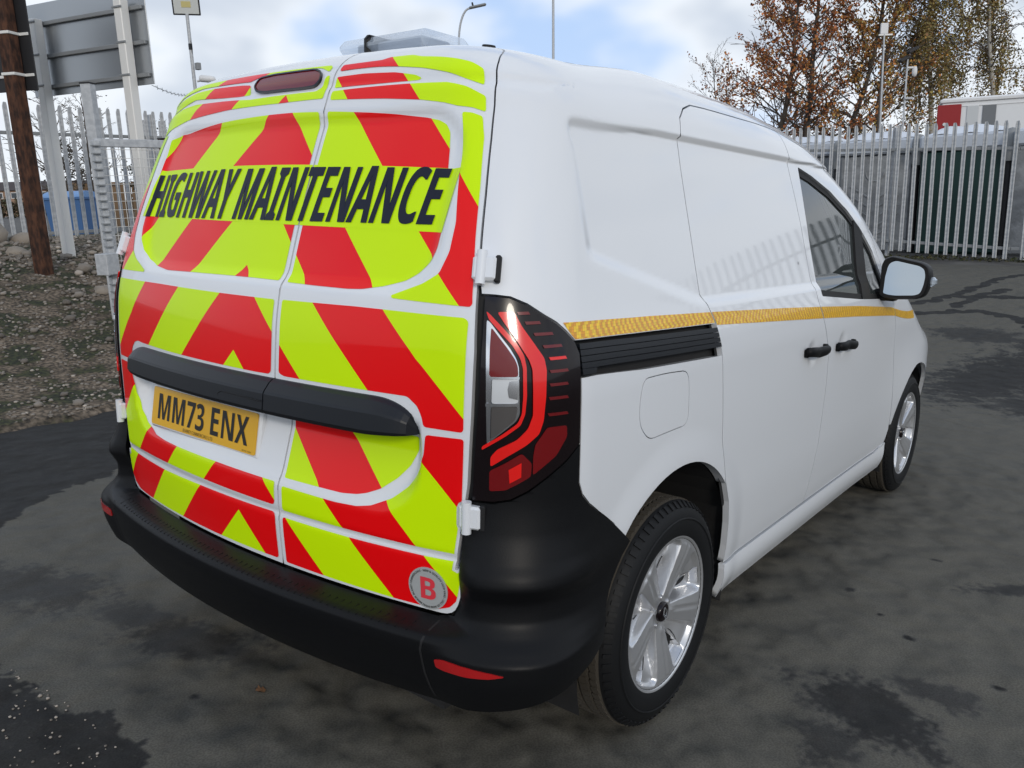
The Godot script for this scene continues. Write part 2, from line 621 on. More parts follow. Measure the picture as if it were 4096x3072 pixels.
# the band of height coordinate y + |x| from c0 to c1 (45 degree chevron), as an outline in wall coordinates
func chevron(c0: float, c1: float) -> PackedVector2Array:
	var up := PackedVector2Array()
	for c in [c0, c1]:
		var row := PackedVector2Array()
		for i in range(-26, 27):
			var x := i / 26.0 * 0.76
			var y := clampf(c - absf(x), 0.2, 1.84)
			# height coordinate of the point of the skin at (x, y)
			var v := y
			var s := x
			if absf(x) > 0.6: s = signf(x) * (0.6 + atan2(absf(x) - 0.6, 0.42) * 0.35)
			if y > 1.4:
				var z := ZS.at(y) - KR.at(y) * x * x
				v = 1.4 + atan2(y - 1.4, z + 0.55) * 0.35
			row.append(Vector2(s, v + clampf(c - absf(x) - 1.84, 0.0, 1.0)))
		if c == c1: row.reverse()
		up.append_array(row)
	return up

func decals(door: Node3D, regions: Array, doorpoly: PackedVector2Array, label: PackedVector2Array):
	var c := 0.4057
	var k := 0
	while c < 2.5:
		var band := chevron(c, c + 0.2143)
		for reg in regions:
			for q in Geometry2D.intersect_polygons(reg, band):
				for q1 in Geometry2D.intersect_polygons(q, doorpoly):
					var bits := Geometry2D.clip_polygons(q1, label)
					for q2 in bits:
						if area(q2) < 0.0001: continue
						var mb := MB.new()
						panel(mb, q2, 0.0012)
						if mb.p.size() > 2:
							part(door, "red_stripe" if k % 2 and k < 9 else "yellow_stripe", mb, M.red if k % 2 and k < 9 else M.yellow)
		c += 0.2143
		k += 1

func area(q: PackedVector2Array) -> float:
	var a := 0.0
	for i in q.size(): a += q[i].cross(q[(i + 1) % q.size()])
	return absf(a) * 0.5

func vtop(s: float) -> float:
	var z := 0.59978 - s
	return (1.40 if z > -0.56 else minf(1.40, HC.at(z) - 0.42)) + 0.54978

func arc(cx: float, cy: float, r: float, a0: float, a1: float, n: int) -> PackedVector2Array:
	var q := PackedVector2Array()
	for i in n + 1:
		var a := lerpf(a0, a1, float(i) / n)
		q.append(Vector2(cx + r * cos(a), cy + r * sin(a)))
	return q

func both(parent: Node3D, called: String, mb: MB, m: Material) -> Array:
	return [part(parent, called, mb, m), part(parent, called, mb.mirrored(), m)]

func build_van() -> Node3D:
	var van := thing("panel_van", "white panel van with red and yellow chevron rear doors and a yellow side stripe", "van")
	van.transform = Transform3D(VAN_TILT, Vector3.ZERO)
	# ------------------------------------------------ outlines, in wall coordinates
	var seam_r := P2([.678, .508, .695, .563, .701, .654, .706, .826, .712, .981, .714, 1.119, .708, 1.27, .702, 1.346, .696, 1.442, .685, 1.57, .675, 1.647, .665, 1.694, .645, 1.745, .622, 1.782, .585, 1.815])
	var door_top := 1.815
	var tail := P2([.722, 1.236, .741, 1.235, .766, 1.232, .796, 1.218, .828, 1.195, .853, 1.179, .874, 1.16, .895, 1.137, .906, 1.111, .908, 1.06, .908, .994, .909, .917, .879, .884, .845, .854, .809, .822, .78, .803, .751, .796, .712, .795, .716, .895, .722, 1.027, .724, 1.153])
	var slide_rear := P2([1.557, 1.636, 1.555, 1.476, 1.556, 1.321, 1.557, 1.20, 1.600, 1.118])
	var slide_rear_low := P2([1.624, 1.030, 1.639, .916, 1.658, .775, 1.70, .64, 1.745, .56])
	var slide_top := P2([2.415, 1.843, 2.25, 1.841, 2.079, 1.837, 1.795, 1.834, 1.699, 1.831, 1.635, 1.814, 1.589, 1.785, 1.565, 1.729])
	var slide_front := P2([2.415, 1.714, 2.44, 1.549, 2.471, 1.277, 2.487, 1.128, 2.551, 1.014, 2.595, .931, 2.603, .806, 2.60, .70, 2.60, .56, 2.59, .485, 2.57, .338])
	var door_a := P2([3.55, 1.05, 3.50, 1.135, 3.44, 1.255, 3.34, 1.40, 3.2, 1.53, 3.05, 1.625, 2.85, 1.72, 2.65, 1.795])
	var arch_r := arc(1.4, .33, .425, 0.585, PI - 0.765, 22)   # over the rear wheel, front to back
	var bump_line := P2([1.05, .686, .98, .735, .943, .766, .92, .795, .91, .826])
	# upper body: from the door seam over the roof edge to the windscreen
	var up := PackedVector2Array()
	up.append_array(P2([.7145, 1.236, .708, 1.27, .702, 1.346, .696, 1.442, .685, 1.57, .675, 1.647, .665, 1.694, .645, 1.745, .622, 1.782, .585, 1.815, .0, 1.815, .0, TOP]))
	for i in 14:
		var s := 0.3 + i * 0.277
		up.append(Vector2(s, vtop(s)))
	up.append_array(door_a)
	up.append_array(slide_top)
	up.append_array(slide_rear)
	up.append_array(P2([1.215, 1.129, .899, 1.137]))
	var tl := tail.slice(0, 8)
	tl.reverse()
	up.append_array(tl)
	var mb := MB.new()
	panel(mb, inset(up, 0.0022), 0.0, 0.02)
	# the flat of the roof between the two sides
	var nz := 30
	for i in 13:
		for j in nz:
			var b := mb.p.size()
			for w in [[0, 0], [1, 0], [1, 1], [0, 1]]:
				var x: float = -0.6 + (i + w[0]) * 1.2 / 13
				var z: float = -0.55 - (j + w[1]) * 1.95 / nz
				var y := HC.at(z) - 0.125 * x * x
				for q in 3:
					y -= field(Vector3(x, y, z))
				mb.vert(Vector3(x, y, z), normal_at(Vector3(x, y, z)), Vector2(x, z))
			mb.tri(b, b + 1, b + 2); mb.tri(b, b + 2, b + 3)
	var left := MB.new()
	panel(left, inset(up, 0.0022), 0.0, 0.02)
	mb.add(left.mirrored())
	part(van, "body_shell", mb, M.white)
	# lower rear wing between tail light, bumper, wheel arch and sliding door
	var low := PackedVector2Array()
	low.append_array(slide_rear_low)
	low.append_array(arch_r)
	low.append_array(bump_line)
	low.append_array(P2([.909, .917, .908, .994, .9075, 1.06, .955, 1.060, 1.197, 1.046]))
	var flap := rounded([1.172, 1.022, 1.289, 1.021, 1.412, 1.013, 1.420, .937, 1.420, .866, 1.325, .866, 1.205, .864, 1.158, .91, 1.155, .965], .035)
	mb = MB.new()
	panel(mb, inset(low, 0.0022), 0.0, 0.03, [Geometry2D.offset_polygon(flap, 0.0012)[0]])
	both(van, "rear_wing", mb, M.white)
	mb = MB.new()
	panel(mb, inset(flap, 0.0012), 0.0, 0.012)
	part(van, "fuel_flap", mb, M.white)
	# sliding door
	var sd := PackedVector2Array()
	sd.append_array(slide_top)
	sd.append_array(slide_rear)
	sd.append_array(slide_rear_low)
	sd.append_array(P2([1.772, .48, 1.79, .40, 1.797, .338]))
	var fr := slide_front.duplicate()
	fr.reverse()
	sd.append_array(fr)
	mb = MB.new()
	panel(mb, inset(sd, 0.0022), 0.0, 0.02)
	var slide_doors := both(van, "sliding_door", mb, M.white)
	# front door, with its window opening
	var fd := PackedVector2Array()
	fd.append(Vector2(2.415, 1.843))
	fd.append_array(slide_front)
	fd.append_array(P2([3.0, .335, 3.55, .333, 3.70, .355, 3.716, .42]))
	fd.append_array(P2([3.645, .657, 3.60, .82, 3.589, .954]))
	fd.append_array(door_a)
	var win := rounded([2.520, 1.712, 2.66, 1.682, 2.857, 1.622, 3.041, 1.541, 3.176, 1.454, 3.316, 1.34, 3.405, 1.205, 3.44, 1.10, 3.385, 1.083, 3.015, 1.103, 2.540, 1.142, 2.524, 1.342], .012)
	mb = MB.new()
	panel(mb, inset(fd, 0.0022), 0.0, 0.02, [win])
	var front_doors := both(van, "front_door", mb, M.white)
	var win_in := inset(win, 0.022)
	var quarter := P2([3.128, 1.60, 3.04, 1.0, 3.17, 1.0, 3.212, 1.60])
	for e in 2:
		mb = MB.new()
		panel(mb, win, -0.008, 0.012, [win_in])
		for q in Geometry2D.intersect_polygons(quarter, win): panel(mb, q, -0.003, 0.01)
		part(front_doors[e], "window_seal", mb if e == 0 else mb.mirrored(), M.seal)
		mb = MB.new()
		panel(mb, inset(win, 0.016), -0.013, 0.0, [], 0.036, 0.032)
		part(front_doors[e], "window", mb if e == 0 else mb.mirrored(), M.glass)
	# front wing and what closes the front
	var fw := PackedVector2Array()
	fw.append_array(P2([3.55, 1.05, 3.589, .954, 3.60, .82, 3.645, .657, 3.716, .44]))
	var ar := arc(4.12, .31, .40, PI - 0.33, 0.1, 20)
	fw.append_array(ar)
	fw.append_array(P2([4.62, .30, 4.72, .32, 4.74, .80]))
	for s in [4.70, 4.6, 4.5, 4.4, 4.3, 4.2, 4.1, 4.0, 3.92]: fw.append(Vector2(s, vtop(s)))
	mb = MB.new()
	panel(mb, inset(fw, 0.0022), 0.0, 0.02)
	both(van, "front_wing", mb, M.white)
	for spec in [["windscreen", -2.5, -3.5, M.seal], ["bonnet", -3.5, -4.25, M.white]]:
		mb = MB.new()
		for i in 12:
			for j in 10:
				var b := mb.p.size()
				for w in [[0, 0], [1, 0], [1, 1], [0, 1]]:
					var x: float = -0.61 + (i + w[0]) * 1.22 / 12
					var z: float = spec[1] + (j + w[1]) * (spec[2] - spec[1]) / 10.0
					var y := HC.at(z) - 0.125 * x * x
					for q in 3: y -= field(Vector3(x, y, z)) * 0.8
					mb.vert(Vector3(x, y, z), normal_at(Vector3(x, y, z)))
				mb.tri(b, b + 1, b + 2); mb.tri(b, b + 2, b + 3)
		part(van, spec[0], mb, spec[3])
	mb = MB.new()
	mb.box(Vector3(0, .57, -4.22), Vector3(1.40, .62, .10), Basis.IDENTITY, .04)
	part(van, "front_bumper", mb, M.black)
	# dark channel behind the shut lines
	mb = MB.new()
	var lines := [slide_rear + slide_rear_low, slide_top, PackedVector2Array([Vector2(2.415, 1.843)]) + slide_front, P2([3.55, 1.05, 3.589, .954, 3.60, .82, 3.645, .657, 3.70, .42]), door_a, seam_r]
	for l in lines:
		for q in strip(l, 0.026): panel(mb, q, -0.016, 0.0, [], 0.036, 0.032)
	for q in strip(flap + PackedVector2Array([flap[0]]), 0.02): panel(mb, q, -0.011, 0.0, [], 0.036, 0.032)
	var seal2 := mb.mirrored()
	for q in strip(P2([.168, .50, .168, 1.82]), 0.03): panel(mb, q, -0.017, 0.0)
	for q in strip(P2([-.60, 1.817, .60, 1.817]), 0.03): panel(mb, q, -0.014, 0.0)
	mb.add(seal2)
	part(van, "door_seal", mb, M.seal)
	# sill
	mb = MB.new()
	panel(mb, P2([1.80, .215, 1.80, .334, 2.5, .333, 3.55, .330, 3.71, .352, 3.70, .225, 3.55, .215]), 0.0, 0.02, [], 0.03, 0.012, 2)
	both(van, "sill", mb, M.white)
	# sliding door rail: ribbed black cover above an open slot
	var rail := P2([.905, 1.131, 1.215, 1.124, 1.598, 1.1095, 1.6165, 1.053, 1.243, 1.066, .958, 1.076, .953, 1.063, .914, 1.064])
	var rail_node: Node3D = null
	for e in 2:
		mb = MB.new()
		for q in 4:
			var a := q / 4.0
			var b := (q + 0.88) / 4.0
			panel(mb, P2([lerpf(.905, .911, a), lerpf(1.132, 1.077, a), lerpf(1.598, 1.6165, a), lerpf(1.1095, 1.053, a), lerpf(1.598, 1.6165, b), lerpf(1.1095, 1.053, b), lerpf(.905, .911, b), lerpf(1.132, 1.077, b)]), 0.004, 0.012)
		panel(mb, P2([.911, 1.078, .956, 1.076, .953, 1.064, .913, 1.065]), 0.004, 0.012)
		part(van, "sliding_door_rail", mb if e == 0 else mb.mirrored(), M.bar)
		mb = MB.new()
		panel(mb, P2([.89, 1.145, 1.63, 1.118, 1.645, 1.015, .90, 1.05]), -0.028, 0.0, [], 0.036, 0.032)
		part(van, "rail_channel", mb if e == 0 else mb.mirrored(), M.dark)
	# ------------------------------------------------ yellow tape along the side
	var tape := P2([.868, 1.178, 1.232, 1.167, 1.611, 1.151, 2.164, 1.125, 2.513, 1.106, 2.943, 1.081, 3.454, 1.043, 3.75, 1.017, 3.95, .998, 3.95, .962, 3.75, .98, 3.452, 1.004, 2.936, 1.039, 2.517, 1.064, 2.148, 1.085, 1.594, 1.116, 1.216, 1.131, .896, 1.139])
	for sp in [inset(up, .004), inset(sd, .004), inset(fd, .004), inset(fw, .004)]:
		mb = MB.new()
		for q in Geometry2D.intersect_polygons(tape, sp): panel(mb, q, 0.0012)
		both(van, "yellow_tape", mb, M.tape)
	# ------------------------------------------------ rear doors
	var rd := P2([.168, 1.815, .168, .508])
	rd.append_array(rounded([.60, .508, .678, .508, .697, .575, .701, .654], .03).slice(5))
	rd.append_array(seam_r.slice(3))
	var ld := P2([.168, 1.815, .168, .508])
	var sl := PackedVector2Array()
	for q in rounded([.60, .508, .678, .508, .697, .575, .701, .654], .03).slice(5): sl.append(q * Vector2(-1, 1))
	for q in seam_r.slice(3): sl.append(q * Vector2(-1, 1))
	ld.append_array(sl)
	var label_poly := P2([-.615, 1.378, .610, 1.360, .628, 1.499, -.575, 1.513])
	var regs_r := [
		[.180, 1.720, .252, 1.722, .311, 1.724, .334, 1.731, .404, 1.733, .434, 1.727, .529, 1.722, .58, 1.72, .62, 1.712, .635, 1.682, .548, 1.691, .458, 1.700, .373, 1.705, .308, 1.707, .234, 1.706, .180, 1.704],
		[.180, 1.691, .273, 1.694, .374, 1.693, .442, 1.688, .459, 1.684, .453, 1.680, .422, 1.678, .309, 1.673, .180, 1.670],
		[.180, 1.662, .312, 1.667, .425, 1.672, .535, 1.676, .588, 1.671, .648, 1.660, .657, 1.628, .619, 1.633, .578, 1.632, .54, 1.637, .474, 1.641, .361, 1.643, .180, 1.644],
		[.182, 1.620, .269, 1.618, .402, 1.616, .495, 1.613, .529, 1.609, .552, 1.6, .566, 1.583, .576, 1.543, .583, 1.507, .600, 1.40, .608, 1.36, .606, 1.325, .597, 1.297, .572, 1.272, .54, 1.254, .485, 1.239, .429, 1.230, .386, 1.228, .28, 1.229, .182, 1.231],
		[.594, 1.621, .622, 1.622, .652, 1.617, .668, 1.57, .682, 1.457, .690, 1.352, .698, 1.27, .700, 1.235, .702, 1.216, .698, 1.210, .522, 1.216, .518, 1.222, .557, 1.237, .598, 1.252, .628, 1.275, .642, 1.321, .644, 1.383, .622, 1.519, .606, 1.591],
		[.182, 1.189, .298, 1.19, .423, 1.191, .513, 1.19, .690, 1.187, .698, 1.180, .696, .948, .692, .943, .618, .943, .614, .966, .604, .989, .580, 1.006, .498, 1.006, .431, 1.006, .200, 1.006, .182, 1.012],
		[.622, .926, .697, .929, .694, .789, .688, .785, .684, .777, .684, .732, .688, .722, .696, .719, .693, .664, .609, .661, .395, .660, .182, .660, .182, .724, .367, .721, .432, .724, .473, .733, .526, .758, .568, .793, .606, .845, .618, .88],
		[.182, .901, .356, .904, .548, .904, .572, .903, .572, .875, .556, .835, .528, .803, .487, .772, .45, .756, .424, .749, .379, .744, .182, .744],
		[.182, .642, .413, .641, .618, .643, .690, .646, .691, .58, .684, .552, .668, .530, .642, .518, .609, .517, .528, .516, .318, .518, .182, .519]]
	var regs_l := [
		[-.63, 1.70, -.56, 1.728, -.45, 1.735, -.169, 1.730, .122, 1.724, .142, 1.722, .142, 1.706, .132, 1.708, .106, 1.717, .085, 1.720, -.131, 1.722, -.164, 1.716, -.19, 1.708, -.447, 1.720, -.56, 1.71, -.62, 1.69],
		[-.60, 1.695, -.47, 1.711, -.377, 1.710, -.223, 1.702, -.180, 1.698, -.168, 1.677, -.229, 1.678, -.462, 1.692, -.60, 1.68],
		[-.645, 1.665, -.532, 1.682, -.456, 1.683, -.229, 1.669, -.160, 1.664, .115, 1.665, .132, 1.673, .138, 1.695, .152, 1.697, .153, 1.648, -.012, 1.646, -.253, 1.648, -.477, 1.645, -.60, 1.632, -.652, 1.622],
		[-.555, 1.600, -.499, 1.615, -.269, 1.620, -.041, 1.622, .05, 1.622, .152, 1.620, .152, 1.382, .152, 1.233, .062, 1.234, -.047, 1.234, -.253, 1.232, -.377, 1.230, -.458, 1.238, -.515, 1.253, -.560, 1.278, -.588, 1.310, -.597, 1.345, -.592, 1.40, -.575, 1.536],
		[-.594, 1.621, -.622, 1.622, -.652, 1.617, -.668, 1.57, -.682, 1.457, -.690, 1.352, -.698, 1.27, -.700, 1.235, -.700, 1.214, -.522, 1.216, -.518, 1.222, -.557, 1.237, -.598, 1.252, -.628, 1.275, -.642, 1.321, -.644, 1.383, -.622, 1.519, -.606, 1.591],
		[-.698, 1.188, -.407, 1.190, -.282, 1.189, -.072, 1.188, .086, 1.188, .153, 1.188, .153, 1.012, .145, 1.005, .099, 1.004, -.018, 1.004, -.33, 1.005, -.524, 1.008, -.55, 1.010, -.578, 1.004, -.600, .985, -.613, .945, -.694, .945],
		[-.694, .932, -.616, .930, -.614, .892, -.606, .838, -.580, .790, -.538, .758, -.465, .735, -.399, .731, -.319, .730, -.093, .731, .132, .730, .153, .730, .153, .674, .146, .668, -.16, .669, -.385, .667, -.594, .663, -.692, .660],
		[-.690, .646, -.608, .641, -.424, .640, -.189, .645, .145, .648, .153, .640, .153, .528, .147, .522, .10, .521, -.319, .518, -.556, .514, -.64, .518, -.670, .532, -.686, .56]]
	for e in 2:
		var poly := rd if e == 0 else ld
		mb = MB.new()
		panel(mb, inset(poly, 0.0026), 0.0, 0.022)
		var door := part(van, "rear_door", mb, M.white, "right rear door, the narrower one" if e == 0 else "left rear door, the wider one with the number plate")
		var regs := []
		for a in (regs_r if e == 0 else regs_l): regs.append(rounded(a, .006, 2))
		decals(door, regs, inset(poly, 0.008), label_poly)
		for q in Geometry2D.intersect_polygons(label_poly, inset(poly, 0.0026)):
			mb = MB.new()
			panel(mb, q, 0.0016)
			part(door, "yellow_label", mb, M.yellow)
		mb = MB.new()
		for w in 3: skin_letters(mb, "HIGHWAY MAINTENANCE", -.592 + .0022 * (w - 1), 1.376, 1.168, .125, .16, 0.0034 + .0003 * w, e == 1, .168)
		part(door, "lettering", mb, M.ink)
		# black grip strip across both doors
		mb = MB.new()
		var ga := .1702 if e == 0 else -.604
		var gb := .604 if e == 0 else .1658
		var prev := []
		for k in 41:
			var s := lerpf(ga, gb, 1.0 - cos(PI * .5 * k / 40.0) if false else k / 40.0)
			var far := clampf((absf(s) - .49) / .114, 0.0, 1.0)
			if e == 1 and s > 0.0: far = 0.0
			var vt := lerpf(.998, .942, 1.0 - sqrt(maxf(0.0, 1.0 - far * far)))
			var lowv := lerpf(.914, .922, far)
			var outk := sqrt(maxf(0.0, 1.0 - pow(far, 3.0)))
			var zs: float = place(s, 1.005, 0.0, 0).z
			var ring := []
			for q in [[0.0, -.012], [.02, .006], [.10, .017], [.34, .034], [.42, .037], [.88, .041], [1.0, .036], [1.0, -.03]]:
				ring.append(Vector3(s, lerpf(vt, lowv, q[0]), zs + (q[1] * outk if q[1] > 0 else q[1])))
			if prev.size():
				for m in 7:
					var hint := Vector3(0, 1, .3) if m < 2 else (Vector3(0, .4, 1) if m < 5 else Vector3(0, -1, .2))
					mb.face([prev[m], ring[m], ring[m + 1], prev[m + 1]], hint)
			prev = ring
		mb.face(prev, Vector3.RIGHT)
		part(door, "grip_strip", mb, M.bar)
		if e == 1:
			mb = MB.new()
			var zq: float = place(.10, 1.005, 0.0, 0).z + .0405
			mb.pipe([Vector3(-.02, .916, zq), Vector3(-.015, .940, zq), Vector3(.0, .947, zq), Vector3(.10, .947, zq), Vector3(.164, .945, zq)], .0014, 5)
			part(door, "pull_outline", mb, M.seal)
	var ldoor: Node3D = van.get_child(van.get_child_count() - 1)
	# number plate
	var pb := Basis(Vector3(cos(.015), 0, sin(.015)), Vector3(0, cos(-.158), sin(-.158)).normalized(), Vector3.BACK)
	pb.z = pb.x.cross(pb.y).normalized()
	var pc := Vector3(-.203, .8285, -.079)
	mb = MB.new()
	mb.box(pc - pb.z * .006, Vector3(.54, .13, .02), pb, .006)
	part(van, "plate_holder", mb, M.white)
	mb = MB.new()
	mb.prism(rounded([-.26, -.0555, .26, -.0555, .26, .0555, -.26, .0555], .008), pc + pb.z * .0075, pb.x, pb.y, pb.z, .003)
	var plate := part(van, "number_plate", mb, M.plate)
	mb = MB.new()
	lettering(mb, "MM73", pc + pb.z * .0085 + pb.x * -.226 + pb.y * -.036, pb.x, pb.y, .242, .076)
	lettering(mb, "ENX", pc + pb.z * .0085 + pb.x * .050 + pb.y * -.036, pb.x, pb.y, .176, .076)
	part(plate, "plate_number", mb, M.plate_ink)
	mb = MB.new()
	lettering(mb, "BLANEY COMMERCIALS LTD", pc + pb.z * .0085 + pb.x * -.085 + pb.y * -.0515, pb.x, pb.y, .15, .009, 0.0, false)
	lettering(mb, "BS AU 145e", pc + pb.z * .0085 + pb.x * .205 + pb.y * -.0515, pb.x, pb.y, .04, .004, 0.0, false)
	part(plate, "plate_small_print", mb, M.plate_ink)
	# high brake light
	var bl := rounded([-.156, 1.690, -.146, 1.712, -.085, 1.7155, .085, 1.714, .118, 1.704, .127, 1.684, .108, 1.673, .06, 1.6715, -.10, 1.673, -.138, 1.677], .012)
	mb = MB.new()
	panel(mb, bl, 0.006, 0.02, [inset(bl, .004)])
	var brake := part(van, "high_brake_light", mb, M.lampblack)
	mb = MB.new()
	panel(mb, inset(bl, .0035), 0.004, 0.0, [], 0.012, 0.008)
	part(brake, "red_lens", mb, M.lampdeep)
	# hinges, two each side
	for sx in [1.0, -1.0]:
		for y in [1.287, .760]:
			var s := .7085 if y > 1 else .7045
			var pt := point(sx * s, y, 0.0, 0)
			var hz: Vector3 = pt[1]
			var hx := Vector3.UP.cross(hz).normalized()
			var hb := Basis(hx, hz.cross(hx), hz)
			mb = MB.new()
			mb.box(pt[0] + hz * .008 + hx * sx * .010, Vector3(.050, .052, .022), hb, .005)
			mb.tube(pt[0] + hz * .016 + hb.y * -.036 + hx * sx * .004, pt[0] + hz * .016 + hb.y * .036 + hx * sx * .004, .011, .011, 12)
			var hinge := part(van, "door_hinge", mb, M.white)
			mb = MB.new()
			mb.box(pt[0] + hz * .006 + hx * sx * .038, Vector3(.012, .058, .016), hb, .003)
			part(hinge, "hinge_pad", mb, M.seal)
	# sticker on the right door
	var stp := point(.625, .566, .0025, 0)
	var sn: Vector3 = stp[1]
	var sx2 := Vector3.UP.cross(sn).normalized()
	var sy2 := sn.cross(sx2)
	var disc := PackedVector2Array()
	for i in 40: disc.append(Vector2.from_angle(TAU * i / 40) * .052)
	var rdoor := van.get_node("rear_door") as Node3D
	mb = MB.new()
	mb.prism(disc, stp[0] + sn * .0015, sx2, sy2, sn, .002)
	part(rdoor, "round_sticker", mb, M.silver)
	mb = MB.new()
	lettering(mb, "B", stp[0] + sn * .0025 - sx2 * .019 - sy2 * .0265, sx2, sy2, .040, .054)
	part(rdoor, "sticker_letter", mb, M.sticker_red)
	mb = MB.new()
	var ring := letters("BLANEY COMMERCIALS - NEW & QUALITY USED VANS - CALL US NOW 01942 886629 - ")
	for i in range(0, ring.size(), 3):
		var k := mb.p.size()
		for j in 3:
			var q: Vector2 = ring[i + j]
			var g := PI * 1.18 - q.x * TAU
			mb.vert(stp[0] + sn * .0025 + (sx2 * cos(g) + sy2 * sin(g)) * (.0415 + q.y * .0062), sn)
		mb.tri(k, k + 1, k + 2)
	part(rdoor, "sticker_small_print", mb, M.plate_ink)
	# ------------------------------------------------ tail lights
	for e in 2:
		mb = MB.new()
		panel(mb, inset(tail, .002), 0.004, 0.02)
		var lamp := part(van, "tail_light", mb if e == 0 else mb.mirrored(), M.lampblack)
		for spec in [
			["outer_light_guide", [.748, 1.203, .776, 1.204, .79, 1.175, .812, 1.14, .83, 1.11, .835, 1.085, .835, 1.03, .832, .978, .825, .95, .805, .927, .773, .901, .746, .877, .746, .899, .757, .916, .789, .938, .806, .961, .814, .99, .813, 1.043, .811, 1.086, .805, 1.106, .783, 1.146, .762, 1.179], M.lampred, .009, .004],
			["inner_light_guide", [.729, 1.205, .738, 1.196, .76, 1.17, .783, 1.141, .796, 1.116, .801, 1.091, .803, 1.031, .801, .993, .794, .969, .771, .946, .731, .912, .731, .920, .765, .949, .789, .973, .7955, .993, .797, 1.031, .795, 1.089, .790, 1.110, .776, 1.136, .752, 1.166, .735, 1.187], M.lampred, .008, .003],
			["lens_frame", [.731, 1.187, .738, 1.180, .772, 1.130, .783, 1.109, .788, 1.091, .792, .993, .786, .977, .757, .945, .739, .925, .736, 1.029, .734, 1.105], M.chrome, .006, .002],
			["red_lens", [.740, 1.172, .768, 1.131, .781, 1.109, .7865, 1.094, .788, 1.072, .741, 1.070, .740, 1.13], M.lampdeep, .0085, .002],
			["reversing_lens", [.746, 1.066, .788, 1.067, .789, 1.016, .746, 1.014], M.clear, .0085, .002],
			["lower_lens", [.746, 1.008, .789, 1.009, .7855, .981, .760, .951, .746, .937], M.clear_dark, .0085, .002],
			["fog_lens", [.744, .867, .77, .886, .797, .908, .814, .886, .813, .857, .794, .842, .771, .826, .744, .822], M.lampdeep, .007, .002],
			["side_lens", [.819, .926, .839, .962, .876, .963, .877, .938, .857, .899, .816, .859, .816, .9], M.lampdeep, .006, .002]]:
			mb = MB.new()
			panel(mb, rounded(spec[1], .005, 2), spec[3], spec[4], [], .009, .012)
			part(lamp, spec[0], mb if e == 0 else mb.mirrored(), spec[2])
		for k in 9:
			var cy: float = [1.2005, 1.181, 1.158, 1.1325, 1.1075, 1.081, 1.053, 1.0245, .990][k]
			var sa: float = [.783, .797, .813, .830, .8415, .843, .8435, .8425, .8415][k]
			var sb: float = [.800, .820, .844, .862, .871, .875, .875, .8755, .8755][k]
			mb = MB.new()
			panel(mb, P2([sa, cy - .0035, sb + .003, cy - .0025, sb, cy + .0035, sa - .003, cy + .0028]), .0062, .002, [], .009, .012)
			part(lamp, "light_bar", mb if e == 0 else mb.mirrored(), M.lamptick if k != 4 else M.lampred)
		# bright ribs over the reversing lens
		mb = MB.new()
		panel(mb, P2([.7365, 1.070, .790, 1.072, .790, 1.067, .7365, 1.065]), .010, .003, [], .009, .012)
		panel(mb, P2([.7365, 1.014, .790, 1.0165, .790, 1.010, .7365, 1.0075]), .010, .003, [], .009, .012)
		panel(mb, P2([.7415, 1.064, .7455, 1.064, .7455, .934, .7415, .930]), .010, .003, [], .009, .012)
		panel(mb, P2([.774, 1.062, .7885, 1.064, .7885, 1.024, .774, 1.028, .7715, 1.045]), .0095, .002, [], .009, .012)
		part(lamp, "lens_rib", mb if e == 0 else mb.mirrored(), M.chrome)
		mb = MB.new()
		panel(mb, P2([.776, .872, .797, .888, .797, .856, .778, .842]), .0085, .001, [], .009, .012)
		part(lamp, "lit_facet", mb if e == 0 else mb.mirrored(), M.lampred)
	# ------------------------------------------------ rear bumper
	var half := P2([0, .504, .645, .504, .678, .512, .690, .56, .695, .654, .699, .792, .751, .794, .78, .801, .809, .820, .845, .852, .879, .882, .908, .914, .9085, .826, .9185, .794, .942, .765, .98, .733, 1.05, .684, 1.12, .628, 1.085, .60, 1.04, .545, 1.01, .49, 1.0, .45, 1.005, .42, .95, .395, .87, .365, .76, .335, .66, .315, .5, .308, 0, .306])
	var full := half.duplicate()
	var rev := PackedVector2Array()
	for q in half: rev.append(q * Vector2(-1, 1))
	rev.reverse()
	full = half.slice(1, half.size() - 1)
	full.append_array(rev.slice(1, rev.size() - 1))
	mb = MB.new()
	panel(mb, full, 0.0, 0.06, [], 0.02, 0.004, 1)
	regrade(mb)
	var bumper := part(van, "rear_bumper", mb, M.black)
	for e in 2:
		mb = MB.new()
		panel(mb, rounded([.674, .446, .690, .4505, .730, .449, .762, .446, .786, .441, .762, .432, .730, .427, .690, .4235, .676, .4255], .004, 2), .003, .008, [], .01, .008, 1)
		part(bumper, "reflector", mb if e == 0 else mb.mirrored(), M.reflector)
		mb = MB.new()
		for q in strip(P2([.655, .50, .650, .46, .652, .40, .66, .33]), 0.004): panel(mb, q, .0006, 0, [], .01, .008, 1)
		part(bumper, "joint_line", mb if e == 0 else mb.mirrored(), M.seal)
	for k in 58:
		if k % 1 == 0:
			var s := -.62 + k * 1.24 / 57.0
			mb = MB.new()
			var a: Vector3 = place(s, .4985, 0.0, 1)
			var b: Vector3 = place(s, .4905, 0.0, 1)
			mb.tube(a, b, .0016, .0016, 5)
			part(bumper, "tread_rib", mb, M.black)
	# lower valance, underbody, liners
	mb = MB.new()
	mb.box(Vector3(0, .30, -2.15), Vector3(1.50, .16, 3.7))
	mb.box(Vector3(0, .30, -.42), Vector3(1.30, .10, .55))
	mb.tube(Vector3(-.7, .30, -.80), Vector3(.7, .30, -.80), .05, .05, 10)
	part(van, "underbody", mb, M.dark)
